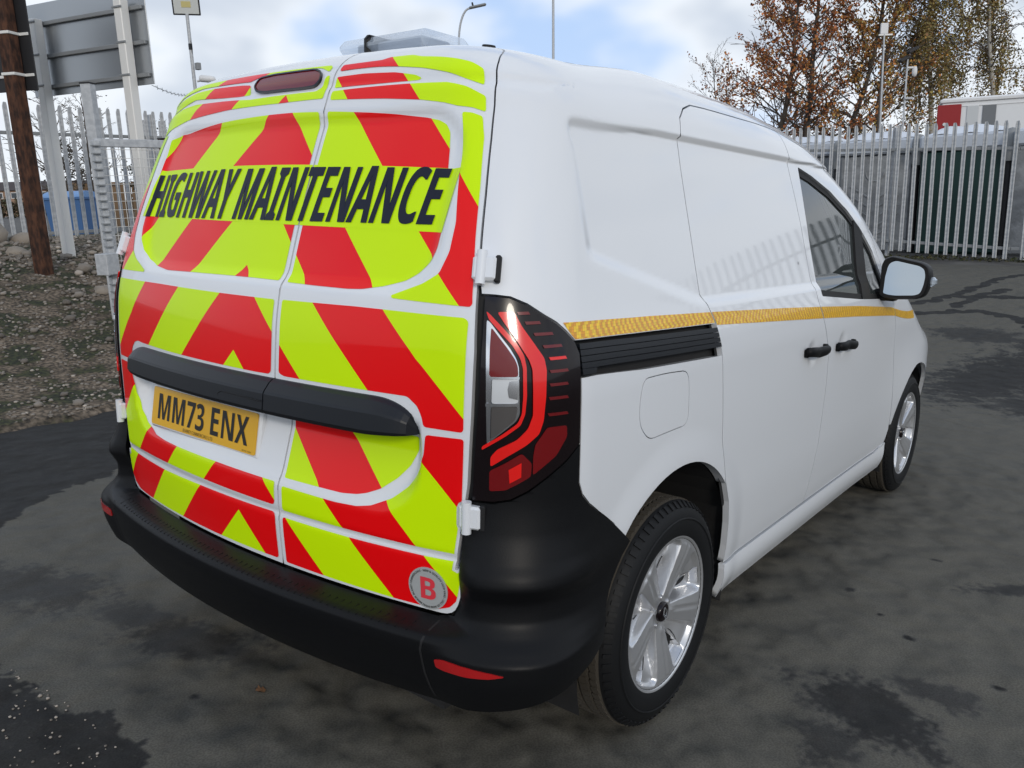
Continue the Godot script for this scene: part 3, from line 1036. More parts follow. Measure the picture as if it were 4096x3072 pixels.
	for sx in [1.0, -1.0]:
		for w in [[-.80, .425, .33], [-3.52, .40, .31]]:
			mb = MB.new()
			for i in 24:
				var g0 := lerpf(-0.3, PI + 0.3, i / 24.0)
				var g1 := lerpf(-0.3, PI + 0.3, (i + 1) / 24.0)
				var q := []
				for gg in [g0, g1]: q.append(Vector3(0, w[2] + sin(gg) * (w[1] + .004), w[0] + cos(gg) * (w[1] + .004)))
				mb.face([q[0] + Vector3(sx * .50, 0, 0), q[1] + Vector3(sx * .50, 0, 0), q[1] + Vector3(sx * .872, 0, 0), q[0] + Vector3(sx * .872, 0, 0)], Vector3(0, w[2], w[0]) - q[0])
			mb.box(Vector3(sx * .50, w[2] + .20, w[0]), Vector3(.01, .50, .86))
			part(van, "wheel_arch_liner", mb, M.dark)
	build_wheels(van)
	build_fittings(van, front_doors, slide_doors)
	return van

# smooth normals of a grid mesh from its faces
func regrade(mb: MB):
	var acc := {}
	for i in range(0, mb.idx.size(), 3):
		var f := (mb.p[mb.idx[i + 2]] - mb.p[mb.idx[i]]).cross(mb.p[mb.idx[i + 1]] - mb.p[mb.idx[i]])
		for j in 3:
			var k := (mb.p[mb.idx[i + j]] * 2500.0).round()
			acc[k] = acc.get(k, Vector3.ZERO) + f
	for i in mb.p.size():
		var k := (mb.p[i] * 2500.0).round()
		if acc.has(k) and acc[k].length() > 0: mb.n[i] = acc[k].normalized()

func build_wheels(van: Node3D):
	# one wheel, its face towards +x, hub at the origin
	var tyre := MB.new()
	tyre.lathe([Vector2(.205, .088), Vector2(.216, .096), Vector2(.235, .103), Vector2(.262, .106), Vector2(.285, .102), Vector2(.303, .092), Vector2(.314, .080), Vector2(.3185, .068)], Vector3.ZERO, Vector3.RIGHT, 72)
	tyre.lathe([Vector2(.3185, -.068), Vector2(.314, -.080), Vector2(.303, -.092), Vector2(.285, -.102), Vector2(.235, -.103), Vector2(.205, -.088)], Vector3.ZERO, Vector3.RIGHT, 72)
	for k in 72:   # raised ribs on the shoulder
		var g := TAU * k / 72
		var o := Vector3(0, cos(g), sin(g))
		var bs := Basis(Vector3.RIGHT.rotated(o.cross(Vector3.RIGHT).normalized(), 0.75), o.cross(Vector3.RIGHT), o)
		bs.z = bs.x.cross(bs.y)
		tyre.box(o * .309 + Vector3(.086, 0, 0), Vector3(.022, .011, .006), bs)
	var bead := [Vector2(.222, .0995), Vector2(.225, .1012), Vector2(.228, .1012), Vector2(.231, .1018)]
	tyre.lathe([Vector2(.268, .1058), Vector2(.270, .1078), Vector2(.273, .1078), Vector2(.275, .1045)], Vector3.ZERO, Vector3.RIGHT, 72)
	var tread := MB.new()
	var prof := []
	for q in [[.3185, .068], [.3215, .060], [.3215, .044], [.3145, .043], [.3145, .036], [.322, .035], [.322, .004], [.3145, .0035], [.3145, -.0035], [.322, -.004], [.322, -.035], [.3145, -.036], [.3145, -.043], [.3215, -.044], [.3215, -.060], [.3185, -.068]]: prof.append(Vector2(q[0], q[1]))
	tread.lathe(prof, Vector3.ZERO, Vector3.RIGHT, 72, false)
	for k in 84:
		var g := TAU * k / 84
		var o := Vector3(0, cos(g), sin(g))
		for x in [-.052, -.0195, .0195, .052]:
			var bs := Basis(Vector3.RIGHT, o.cross(Vector3.RIGHT), o)
			tread.box(o * .3215 + Vector3(x, 0, 0), Vector3(.026 if absf(x) < .03 else .022, .016, .003), bs.rotated(o, 0.25 if x > 0 else -0.25))
	var trim := MB.new()
	var NR := 44
	var NA := 300
	for i in NR + 1:
		var r := lerpf(.024, .213, float(i) / NR)
		for j in NA + 1:
			var g := TAU * j / NA
			trim.vert(face_at(r, g), Vector3.RIGHT)
	for i in NR:
		for j in NA:
			var a := i * (NA + 1) + j
			trim.tri(a, a + 1, a + NA + 2); trim.tri(a, a + NA + 2, a + NA + 1)
	regrade(trim)
	trim.lathe([Vector2(.213, .0935), Vector2(.216, .097), Vector2(.221, .098), Vector2(.223, .092), Vector2(.223, .08)], Vector3.ZERO, Vector3.RIGHT, 90)
	var vents := []
	for k in 5:
		var mb := MB.new()
		var out := PackedVector2Array()
		var ctr := TAU * (k + 0.5) / 5 + 0.10
		for q in [[-.018, .112], [-.002, .105], [.012, .122], [.020, .150], [.010, .176], [-.010, .182], [-.026, .160], [-.027, .132]]:
			var rr := Vector2(q[0], q[1])
			out.append(Vector2(rr.y * cos(ctr) - rr.x * sin(ctr), rr.y * sin(ctr) + rr.x * cos(ctr)))
		out = rounded(unpack(out), .008, 2)
		var b := mb.p.size()
		var ti := Geometry2D.triangulate_polygon(out)
		for q in out:
			var f := face_at(q.length(), q.angle())
			mb.vert(f + Vector3(.0022, 0, 0), Vector3.RIGHT)
		for i in range(0, ti.size(), 3): mb.tri(b + ti[i], b + ti[i + 1], b + ti[i + 2])
		vents.append(mb)
	var cap := MB.new()
	cap.lathe([Vector2(0, .088), Vector2(.022, .0875), Vector2(.028, .084), Vector2(.029, .070)], Vector3.ZERO, Vector3.RIGHT, 32)
	var logo := MB.new()
	for q in [[0.0, .017, .010, 0.0], [.010, 0.0, 0.0, -.017], [0.0, -.017, -.010, 0.0], [-.010, 0.0, 0.0, .017]]:
		logo.tube(Vector3(.0885, q[1], q[0]), Vector3(.0885, q[3], q[2]), .0028, .0028, 5)
	var bolts := []
	for k in 5:
		var g := TAU * (k + 0.5) / 5
		bolts.append(MB.new())
		bolts[k].tube(Vector3(.066, sin(g) * .042, cos(g) * .042), Vector3(.079, sin(g) * .042, cos(g) * .042), .008, .007, 8)
	var proto := Node3D.new()
	proto.name = "wheel"
	part(proto, "tyre", tyre, M.tyre)
	part(proto, "tread", tread, M.tread)
	var tr := part(proto, "wheel_trim", trim, M.alloy)
	var wheels := [proto]
	var hub := Node3D.new()
	# the small parts of the trim
	hub.free()
	for v in vents: part(proto, "trim_opening", v, M.seal)
	part(proto, "hub_cap", cap, M.lampblack)
	part(proto, "hub_emblem", logo, M.chrome)
	for q in bolts: part(proto, "wheel_bolt", q, M.alloy)
	var spots := [[1.0, -.803, .35], [1.0, -3.519, 1.2], [-1.0, -.803, 0.0], [-1.0, -3.519, .7]]
	for i in 4:
		var w: Node3D = proto if i == 0 else proto.duplicate()
		w.name = "wheel" if i == 0 else "wheel_%03d" % i
		van.add_child(w, true)
		var bs := Basis(Vector3.RIGHT, spots[i][2])
		if spots[i][0] < 0: bs = Basis(Vector3.UP, PI) * bs
		w.transform = Transform3D(bs, Vector3(spots[i][0] * .794, .3215, spots[i][1]))

func unpack(q: PackedVector2Array) -> Array:
	var r := []
	for w in q:
		r.append(w.x); r.append(w.y)
	return r

# the pressed face of the wheel trim: five broad ridged spokes with deep pockets between
func face_at(r: float, g: float) -> Vector3:
	var ph := fposmod(g + PI / 5, TAU / 5) - PI / 5
	var w := r * sin(ph) + (r - .1) * 0.06
	var hw := lerpf(.021, .050, clampf((r - .04) / .165, 0.0, 1.0)) + 0.016 * sm(.19, .213, r)
	var e := hw - absf(w)
	var face := lerpf(.074, .0935, sm(.03, .21, r))
	var ridge := .007 * (1.0 - clampf(absf(w + .004) / hw, 0.0, 1.0)) - 0.004 * sm(0.0, .012, .012 - absf(w + .004)) * sm(.05, .09, r)
	var spoke := face + ridge
	var pocket := face - .036 + .012 * sm(.12, .20, r) + .010 * clampf(w / .05, -1.0, 1.0)
	var h := lerpf(pocket, spoke, sm(-.0075, .0015, e))
	h = lerpf(h, face, sm(.198, .207, r))
	if r < .062: h = lerpf(face, h, sm(.034, .062, r))
	return Vector3(h, sin(g) * r, cos(g) * r)

func build_fittings(van: Node3D, front_doors: Array, slide_doors: Array):
	# handles on front and sliding doors
	for d in [[slide_doors, 2.315, 2.545, .955], [front_doors, 2.675, 2.90, .938]]:
		for e in 2:
			var mb := MB.new()
			var n := 15
			var prev := []
			for i in n:
				var u := float(i) / (n - 1)
				var s := lerpf(d[1], d[2], u)
				var pt := point(s, d[3] - .012 * (u - .5), 0.0, 0)
				var lift := .012 + .020 * pow(sin(PI * u), 0.6)
				var hh := lerpf(.021, .017, u) * (0.8 + 0.2 * sin(PI * u))
				var dz := .009
				var ring := []
				for k in 10:
					var g := TAU * k / 10
					ring.append(pt[0] + pt[1] * (lift + cos(g) * dz) + Vector3.UP * sin(g) * hh)
				if prev.size():
					for k in 10:
						var k2 := (k + 1) % 10
						var g := TAU * (k + .5) / 10
						mb.face([prev[k], prev[k2], ring[k2], ring[k]], pt[1] * cos(g) + Vector3.UP * sin(g))
				else: mb.face(ring, Vector3(0, 0, 1))
				prev = ring
			mb.face(prev, Vector3(0, 0, -1))
			for u in [0.06, 0.94]:
				var pt := point(lerpf(d[1], d[2], u), d[3], 0.0, 0)
				mb.box(pt[0] + pt[1] * .006, Vector3(.020, .028, .022), Basis.IDENTITY, .004)
			regrade(mb)
			part(d[0][e], "door_handle", mb if e == 0 else mb.mirrored(), M.black)
	# door mirrors
	for e in 2:
		var mb := MB.new()
		var prof := [[.890, 1.105], [.888, 1.235], [.897, 1.262], [.925, 1.276], [1.045, 1.252], [1.070, 1.236], [1.080, 1.20], [1.076, 1.150], [1.064, 1.112], [1.035, 1.098], [.950, 1.092], [.915, 1.096]]
		var out := PackedVector2Array()
		for q in prof: out.append(Vector2(q[0], q[1]))
		out = rounded(unpack(out), .02, 4)
		var c := Vector2(.985, 1.183)
		var rings := []
		for L in [[0.965, -2.690], [1.0, -2.698], [1.03, -2.715], [1.03, -2.745], [.97, -2.785], [.80, -2.815], [.5, -2.832], [.12, -2.84]]:
			var r := []
			for q in out:
				var w: Vector2 = c + (q - c) * L[0]
				r.append(Vector3(w.x, w.y, L[1] - (w.x - .985) * .12))
			rings.append(r)
		for i in rings.size() - 1:
			var s := mb.p.size()
			for k in out.size():
				var nn := Vector3(out[k].x - c.x, out[k].y - c.y, -.02 * i).normalized()
				mb.vert(rings[i][k], nn); mb.vert(rings[i + 1][k], nn)
			for k in out.size():
				var a := s + 2 * k
				var b := s + 2 * ((k + 1) % out.size())
				mb.tri(a, a + 1, b + 1); mb.tri(a, b + 1, b)
		regrade(mb)
		mb.box(Vector3(.905, 1.105, -2.75), Vector3(.10, .05, .09), Basis.IDENTITY, .012)
		var mirror := part(van, "door_mirror", mb if e == 0 else mb.mirrored(), M.black)
		mb = MB.new()
		var gl := PackedVector2Array()
		for q in out: gl.append(c + (q - c) * .97)
		var glass := inset(gl, .013)
		var bz := Vector3(.12, .17, 1.0).normalized()
		var o := Vector3(0, 0, -2.694)
		var ti := Geometry2D.triangulate_polygon(glass)
		var rim := Geometry2D.clip_polygons(gl, glass)
		for q in glass: mb.vert(Vector3(q.x, q.y, -2.706 - (q.x - .985) * .12 - (q.y - 1.183) * .17), bz)
		for i in range(0, ti.size(), 3): mb.tri(ti[i], ti[i + 1], ti[i + 2])
		part(mirror, "mirror_glass", mb if e == 0 else mb.mirrored(), M.mirror)
		mb = MB.new()
		var s := mb.p.size()
		for k in gl.size():
			var q := gl[k]
			var q2: Vector2 = c + (q - c) * .80
			mb.vert(Vector3(q.x, q.y, -2.690 - (q.x - .985) * .12), Vector3(0, 0, 1)); mb.vert(Vector3(q2.x, q2.y, -2.708 - (q2.x - .985) * .12 - (q2.y - 1.183) * .17), Vector3(0, 0, 1))
		for k in gl.size():
			var a := s + 2 * k
			var b := s + 2 * ((k + 1) % gl.size())
			mb.tri(a, a + 1, b + 1); mb.tri(a, b + 1, b)
		part(mirror, "mirror_rim", mb if e == 0 else mb.mirrored(), M.seal)
		mb = MB.new()
		mb.box(Vector3(1.084, 1.172, -2.755), Vector3(.030, .040, .055), Basis.IDENTITY, .012)
		part(mirror, "indicator", mb if e == 0 else mb.mirrored(), M.lens)
	# cab inside: bulkhead, seats, dash, floor
	var cab := MB.new()
	cab.box(Vector3(0, .95, -1.86), Vector3(1.50, 1.20, .03))
	cab.box(Vector3(0, .42, -2.7), Vector3(1.60, .04, 1.7))
	part(van, "bulkhead", cab, M.cloth)
	for x in [.40, -.40]:
		cab = MB.new()
		cab.box(Vector3(x, .66, -2.36), Vector3(.50, .16, .52), Basis.IDENTITY, .05)
		cab.box(Vector3(x, 1.0, -2.08), Vector3(.48, .62, .13), Basis(Vector3.RIGHT, -.16), .05)
		cab.box(Vector3(x, 1.38, -2.02), Vector3(.26, .18, .10), Basis(Vector3.RIGHT, -.12), .04)
		part(van, "seat", cab, M.cloth)
	cab = MB.new()
	cab.box(Vector3(0, .88, -3.18), Vector3(1.50, .30, .50), Basis(Vector3.RIGHT, .15), .06)
	var wheel_pts := []
	for k in 25: wheel_pts.append(Vector3(.40, 1.02, -2.86) + Basis(Vector3.RIGHT, -.5) * Vector3(cos(TAU * k / 24) * .18, sin(TAU * k / 24) * .18, 0))
	cab.pipe(wheel_pts, .015, 6)
	part(van, "dashboard", cab, M.cloth)
	# roof beacon bar
	var b := MB.new()
	var bc := Vector3(.005, 1.868, -.655)
	b.box(bc + Vector3(0, -.036, 0), Vector3(.34, .036, .18), Basis.IDENTITY, .008)
	var beacon := part(van, "roof_beacon", b, M.grey)
	b = MB.new()
	b.box(bc + Vector3(0, .008, 0), Vector3(.37, .048, .20), Basis.IDENTITY, .020)
	part(beacon, "beacon_lens", b, M.lens)
	b = MB.new()
	b.box(bc + Vector3(0, .004, 0), Vector3(.27, .036, .12), Basis.IDENTITY, .006)
	part(beacon, "beacon_core", b, M.grey)
	b = MB.new()
	b.box(bc + Vector3(-.050, .004, 0), Vector3(.014, .064, .207), Basis.IDENTITY, .012)
	part(beacon, "beacon_clamp", b, M.seal)
	# small rubber stop on the roof edge
	b = MB.new()
	var rp := point(.50, 1.862, 0.0, 0)
	b.tube(rp[0] - rp[1] * .004, rp[0] + rp[1] * .008, .020, .016, 12)
	part(van, "roof_plug", b, M.seal)
# ---------------------------------------------------------------- ground
func gy(x: float, z: float) -> float:
	var p := -0.0256 * x + 0.054 * z
	var w := sm(4.5, 11.0, Vector2(x, z + 2.0).length())
	var b := 0.85 * sm(3.4, 11.0, -x) - 0.25 * sm(13.0, 19.0, -x) + 0.2 * sm(25.0, 100.0, -x)
	return lerpf(p, 0.12, w) + b

func verge_edge(z: float) -> float:
	return -3.70 + 0.10 * sin(z * 1.3) + 0.05 * sin(z * 5.1 + 1.0) + 0.035 * sin(z * 13.0)

func gnormal(x: float, z: float) -> Vector3:
	return Vector3(gy(x - .1, z) - gy(x + .1, z), .2, gy(x, z - .1) - gy(x, z + .1)).normalized()

const TX := Rect2(-6.0, -14.0, 16.0, 16.0)

func ground_texture() -> ImageTexture:
	var N := 1536
	var n1 := noise(11, 0.008, 5).get_image(N, N).get_data()
	var n2 := noise(12, 0.05, 4).get_image(N, N).get_data()
	var n3 := noise(13, 0.30, 2).get_image(N, N).get_data()
	var mask := PackedFloat32Array()
	mask.resize(N * N)
	var k := N / TX.size.x
	var wx := noise(14, 0.5, 4)
	# dark stains and patches: centre x, z, half axes, turn
	for b in [[1.33, -1.22, .26, .15, .5, 1.0], [1.47, -1.46, .14, .09, .2, .75], [1.30, -.98, .15, .10, 1.2, .8], [1.62, -2.5, .35, .07, -.6, .8], [.75, -7.6, .55, 1.5, .15, 1.0], [1.25, -6.6, .5, .6, .1, .9], [.35, -9.3, .6, .35, .2, .8], [1.5, -9.0, 1.0, .8, .2, .9], [-.55, -.18, .30, .12, -.5, .75], [-.85, -.15, .22, .09, -.3, .6], [-.30, -.25, .12, .06, 0, .5], [-1.35, -.05, .4, .16, -.3, .65], [-1.6, .15, .5, .14, -.2, .6], [1.326, -1.779, .025, .02, 0, 1.3], [1.20, -1.9, .018, .016, 0, 1.2], [1.05, -2.05, .02, .02, 0, 1.0], [1.62, -1.62, .022, .018, 0, 1.2], [1.25, -2.6, .025, .016, 0, .9], [-.22, -.02, .02, .015, 0, 1.0]]:
		var r: float = maxf(b[2], b[3]) * 2.2 + 0.05
		for j in range(maxi(0, int((b[1] - r - TX.position.y) * k)), mini(N, int((b[1] + r - TX.position.y) * k))):
			for i in range(maxi(0, int((b[0] - r - TX.position.x) * k)), mini(N, int((b[0] + r - TX.position.x) * k))):
				var dx: float = i / k + TX.position.x - b[0]
				var dz: float = j / k + TX.position.y - b[1]
				var cs := cos(b[4])
				var sn := sin(b[4])
				var d := Vector2((dx * cs + dz * sn) / b[2], (dz * cs - dx * sn) / b[3]).length()
				var q := j * N + i
				var ed := 1.0 - d + (n2[q] / 255.0 - .5) * 0.95 + (n3[q] / 255.0 - .5) * 0.7
				if ed > 0.0: mask[q] = maxf(mask[q], minf(ed * 3.0, 1.0) * b[5])
	# dark area with broken edges near the verge, newer dark surfacing at the near left
	for pg in [P2([-6, 2.0, -6, -9, -3.6, -9, -3.1, -3.4, -2.62, -1.35, -2.50, -.95, -2.36, -.52, -2.05, -.17, -1.9, .2, -2.2, 2.0]), P2([-1.9, .40, -.78, .29, -.64, .27, -.44, .272, -.34, .20, -.24, .19, -.20, .215, -.14, .20, -.08, .20, -.03, .22, .06, .25, .25, .42, .3, 2.0, -1.9, 2.0])]:
		var lo: Vector2 = pg[0]
		var hi: Vector2 = pg[0]
		for q in pg:
			lo = lo.min(q); hi = hi.max(q)
		for j in range(maxi(0, int((lo.y - .1 - TX.position.y) * k)), mini(N, int((hi.y + .1 - TX.position.y) * k))):
			for i in range(maxi(0, int((lo.x - .1 - TX.position.x) * k)), mini(N, int((hi.x + .1 - TX.position.x) * k))):
				var q := j * N + i
				var o := Vector2((n2[q] / 255.0 - .5) * .10 + (n3[q] / 255.0 - .5) * .05, (n3[q] / 255.0 - .5) * .05 + (n2[(q + 9000) % (N * N)] / 255.0 - .5) * .10)
				if Geometry2D.is_point_in_polygon(Vector2(i / k, j / k) + TX.position + o, pg): mask[q] = maxf(mask[q], 1.0 if n3[q] > 60 else 0.8)
	# sealed cracks
	for ln in [[-.60, -10.5, -.23, -11.0, .08, -12.1, .5, -12.9], [-.60, -10.0, .1, -10.35, .69, -10.1, 1.6, -10.5], [-.14, -10.5, .3, -11.5], [-.2, -11.0, 1.2, -11.2], [.69, -10.1, 1.0, -9.4]]:
		for s in range(0, ln.size() - 2, 2):
			var a := Vector2(ln[s], ln[s + 1])
			var b := Vector2(ln[s + 2], ln[s + 3])
			var m := int(a.distance_to(b) * k * 1.5)
			for e in m:
				var c := a.lerp(b, float(e) / m)
				c += Vector2(wx.get_noise_2d(c.x * 9, c.y * 9), wx.get_noise_2d(c.x * 9 + 50, c.y * 9)) * .12
				for u in range(-5, 6):
					for v in range(-6, 7):
						if u * u + v * v > 26 + (n2[(e * 37) % (N * N)] % 14): continue
						var q := Vector2i(int((c.x - TX.position.x) * k) + u, int((c.y - TX.position.y) * k) + v)
						if q.x >= 0 and q.y >= 0 and q.x < N and q.y < N: mask[q.y * N + q.x] = 1.0
	var out := PackedByteArray()
	out.resize(N * N * 3)
	for q in N * N:
		var a := n1[q] / 255.0 - .5
		var f := n2[q] / 255.0 - .5
		var g := n3[q] / 255.0 - .5
		var m := mask[q]
		var l := (0.112 + a * .016 + f * .012 + g * .018) * (1.0 - m) + (0.027 + f * .012 + g * .012) * m
		l = maxf(l, .008)
		var t := 1.0 - m * .8
		# linear to sRGB
		out[3 * q] = int(255.0 * pow(l * (1.0 + .05 * t), 0.4545))
		out[3 * q + 1] = int(255.0 * pow(l, 0.4545))
		out[3 * q + 2] = int(255.0 * pow(l * (1.02 - .16 * t), 0.4545))
	return ImageTexture.create_from_image(Image.create_from_data(N, N, false, Image.FORMAT_RGB8, out))

func sheet(xs: Array, zs: Array, dy: float, keep: Callable, uvf: Callable, per := 0.5) -> MB:
	var mb := MB.new()
	mb.use_t2 = true
	var id := {}
	for i in xs.size() - 1:
		for j in zs.size() - 1:
			if not keep.call((xs[i] + xs[i + 1]) * .5, (zs[j] + zs[j + 1]) * .5): continue
			var c := []
			for w in [[0, 0], [1, 0], [1, 1], [0, 1]]:
				var key := Vector2i(i + w[0], j + w[1])
				if not id.has(key):
					var x: float = xs[key.x]
					var z: float = zs[key.y]
					id[key] = mb.vert(Vector3(x, gy(x, z) + dy, z), gnormal(x, z), uvf.call(x, z))
					mb.t2.append(Vector2(x, z) / per)
				c.append(id[key])
			mb.tri(c[0], c[1], c[2]); mb.tri(c[0], c[2], c[3])
	return mb

func build_ground():
	var near := mat(1, 1, 1, .86)
	near.albedo_texture = ground_texture()
	near.metallic_specular = 0.35
	near.detail_enabled = true
	near.detail_blend_mode = BaseMaterial3D.BLEND_MODE_MUL
	near.detail_uv_layer = BaseMaterial3D.DETAIL_UV_2
	var gr := Gradient.new()
	gr.offsets = PackedFloat32Array([.0, .35, .5, .72, .82])
	gr.colors = PackedColorArray([Color(.78, .78, .78), Color(.88, .88, .87), Color(.93, .93, .92), Color(1, 1, 1), Color(1, 1, 1)])
	near.detail_albedo = noise_tex(21, 0.13, 512, 3, gr)
	near.heightmap_enabled = false
	near.normal_enabled = true
	near.normal_texture = noise_tex(22, 0.12, 512, 3, null, true, 4.0)
	near.normal_scale = 0.35
	near.uv1_triplanar = false
	var nx := []
	var nzs := []
	for i in 47: nx.append(TX.position.x + i * 16.0 / 46)
	for i in 47: nzs.append(TX.position.y + i * 16.0 / 46)
	var mb := sheet(nx, nzs, 0.0, func(x, z): return true, func(x, z): return Vector2((x - TX.position.x) / TX.size.x, (z - TX.position.y) / TX.size.y), 0.55)
	solo("asphalt_yard", mb, near, "worn brown grey asphalt yard with dark stains and patches", "", "structure")
	# everything further out
	var far := mat(1, 1, 1, .9)
	far.albedo_texture = noise_tex(23, 0.02, 512, 5, ramp2(Color(.24, .235, .225), Color(.36, .35, .335), .25, .75))
	var fx := [-420, -300, -200, -140, -100, -70, -50, -38, -30, -25, -22, -20, -18, -16.5, -15, -14, -13, -12, -11, -10, -9, -8, -7]
	var fz := [-420, -300, -200, -140, -100, -70, -50, -38, -30, -25, -22, -20, -18, -17, -16, -15]
	fx.append_array(nx); fz.append_array(nzs)
	for v in [11, 12, 13, 15, 18, 22, 30, 45, 70, 120, 250, 420]: fx.append(v)
	for v in [3, 4, 5, 6, 7, 8, 9, 10, 12, 14, 18, 24, 35, 60, 120, 250, 420]: fz.append(v)
	mb = sheet(fx, fz, 0.0, func(x, z): return not TX.has_point(Vector2(x, z)), func(x, z): return Vector2(x, z) / 9.0)
	solo("ground", mb, far, "grey asphalt beyond the yard", "", "structure")
	# gravel verge
	var gv := mat(1, 1, 1, .95)
	var g3 := Gradient.new()
	g3.offsets = PackedFloat32Array([.22, .40, .50, .60, .80])
	g3.colors = PackedColorArray([Color(.20, .225, .11), Color(.28, .285, .15), Color(.38, .335, .27), Color(.46, .405, .34), Color(.54, .48, .41)])
	gv.albedo_texture = noise_tex(31, 0.012, 1024, 6, g3)
	gv.detail_enabled = true
	gv.detail_blend_mode = BaseMaterial3D.BLEND_MODE_MUL
	gv.detail_uv_layer = BaseMaterial3D.DETAIL_UV_2
	var gd2 := Gradient.new()
	gd2.offsets = PackedFloat32Array([.25, .5, .75])
	gd2.colors = PackedColorArray([Color(.45, .44, .42), Color(.80, .79, .77), Color(1, 1, 1)])
	gv.detail_albedo = noise_tex(33, 0.045, 512, 4, gd2)
	var vx := []
	for i in 60: vx.append(float(i) / 59)
	mb = MB.new()
	mb.use_t2 = true
	var rows := 130
	var base := 0
	for j in rows + 1:
		var z := -12.5 + j * 15.5 / rows
		var e := verge_edge(z)
		for i in 41:
			var u := float(i) / 40
			var x := lerpf(e, -15.5, pow(u, 1.4))
			mb.vert(Vector3(x, gy(x, z) + minf(u * 1.5, .035), z), gnormal(x, z), Vector2(x, z) / 6.0)
			mb.t2.append(Vector2(x, z) / 1.1)
	for j in rows:
		for i in 40:
			var a := j * 41 + i
			mb.tri(a, a + 1, a + 42); mb.tri(a, a + 42, a + 41)
	solo("gravel_verge", mb, gv, "stony verge with moss rising to the left fence", "", "structure")
	# stones
	var rng := RandomNumberGenerator.new()
	rng.seed = 77
	var rock := rock_mesh(3, mat(1, 1, 1, .95))
	var spots := []
	var nq := noise(41, .7, 3)
	for i in 16000:
		var z := rng.randf_range(-8.5, 1.0)
		var x := verge_edge(z) - .05 - 8.0 * pow(rng.randf(), 1.2)
		var s := rng.randf_range(.006, .016) * (1.0 + 1.6 * sm(5.0, 9.0, -x) * rng.randf())
		if nq.get_noise_2d(x, z) > .10 and rng.randf() < .6: continue
		if rng.randf() < .03: s *= 2.4
		spots.append([x, z, s, rng.randf_range(.5, 1.0) * (1.2 if rng.randf() < .12 else .62)])
	scatter("gravel", "small grey and buff stones scattered over the verge", rock, spots, rng, .032)
	spots = []
	for i in 900:
		var z := rng.randf_range(.20, .85)
		var x := rng.randf_range(-1.6, .35)
		if z < .24 + .25 * maxf(0.0, x + .1): continue
		spots.append([x, z, rng.randf_range(.0012, .0045) * (1.6 if rng.randf() < .1 else 1.0), rng.randf_range(.35, 1.1)])
	scatter("loose_chippings", "pale chippings showing in the dark asphalt at the near corner", rock, spots, rng, .0)
	# moss and grass
	var blade := MB.new()
	for k in 5:
		var g := TAU * k / 5
		var o := Vector3(cos(g), 0, sin(g))
		var a := o * .006
		blade.face([a, a + o.cross(Vector3.UP) * .006, a + o * .02 + Vector3(0, .05, 0)], o)
	var gm := mat(1, 1, 1, .9)
	gm.vertex_color_use_as_albedo = true
	gm.cull_mode = BaseMaterial3D.CULL_DISABLED
	var nn := noise(41, .7, 3)
	spots = []
	for i in 9000:
		var z := rng.randf_range(-9.0, 1.0)
		var x := verge_edge(z) - .1 - 8.2 * rng.randf()
		if nn.get_noise_2d(x, z) < .06 and not (x < -10.8 and rng.randf() < .5): continue
		spots.append([x, z, rng.randf_range(.25, .75) * (1.0 + 1.4 * sm(10.2, 11.3, -x)), rng.randf_range(.6, 1.1)])
	var mm := MultiMesh.new()
	mm.transform_format = MultiMesh.TRANSFORM_3D
	mm.use_colors = true
	mm.mesh = blade.mesh(gm)
	mm.instance_count = spots.size()
	for i in spots.size():
		var q: Array = spots[i]
		mm.set_instance_transform(i, Transform3D(Basis(Vector3.UP, rng.randf() * TAU).scaled(Vector3.ONE * q[2]), Vector3(q[0], gy(q[0], q[1]) + .02, q[1])))
		mm.set_instance_color(i, Color(.055 * q[3], .070 * q[3], .022 * q[3]))
	var mi := MultiMeshInstance3D.new()
	mi.name = "grass"
	mi.multimesh = mm
	add_child(mi)
	mi.set_meta("label", "patchy moss and short grass growing through the gravel verge"); mi.set_meta("kind", "stuff")
	# bigger stones by the fence, each its own
	var rs := [[-11.0, -3.55, .30, "largest pale stone by the fence foot left of the rusty sign post"], [-10.8, -3.95, .16, "squat stone beside the largest stone at the fence foot"], [-8.0, -3.95, .13, "rounded stone just right of the foot of the left galvanised sign post"], [-9.3, -4.4, .12, "buff stone between the sign post and the palisade fence"], [-7.3, -3.3, .09, "small flat stone out on the gravel in front of the sign posts"], [-9.4, -3.3, .12, "grey stone lying behind the rusty sign post"]]
	for i in rs.size():
		var r: Array = rs[i]
		var o := MeshInstance3D.new()
		o.name = numbered("stone")
		o.mesh = rock_mesh(50 + i, mat(.26, .225, .185, .95))
		add_child(o)
		o.transform = Transform3D(Basis(Vector3.UP, i * 1.3).scaled(Vector3(r[2] * 1.25, r[2] * .75, r[2])), Vector3(r[0], gy(r[0], r[1]) + r[2] * .35, r[1]))
		o.set_meta("label", r[3]); o.set_meta("category", "stone"); o.set_meta("group", "larger stones on the verge")
	# a fallen leaf on the asphalt
	mb = MB.new()
	var lf := PackedVector2Array()
	for i in 14:
		var g := TAU * i / 14
		lf.append(Vector2(cos(g), sin(g) * .7) * (.012 if i % 2 else .020))
	for i in lf.size(): mb.vert(Vector3(-.094 + lf[i].x, gy(-.094, -.152) + .004 + .004 * (i % 3), -.152 + lf[i].y), Vector3.UP)
	for i in range(1, lf.size() - 1): mb.tri(0, i, i + 1)
	solo("fallen_leaf", mb, mat(.22, .11, .05, .8), "curled brown leaf lying on the asphalt below the rear bumper", "leaf")

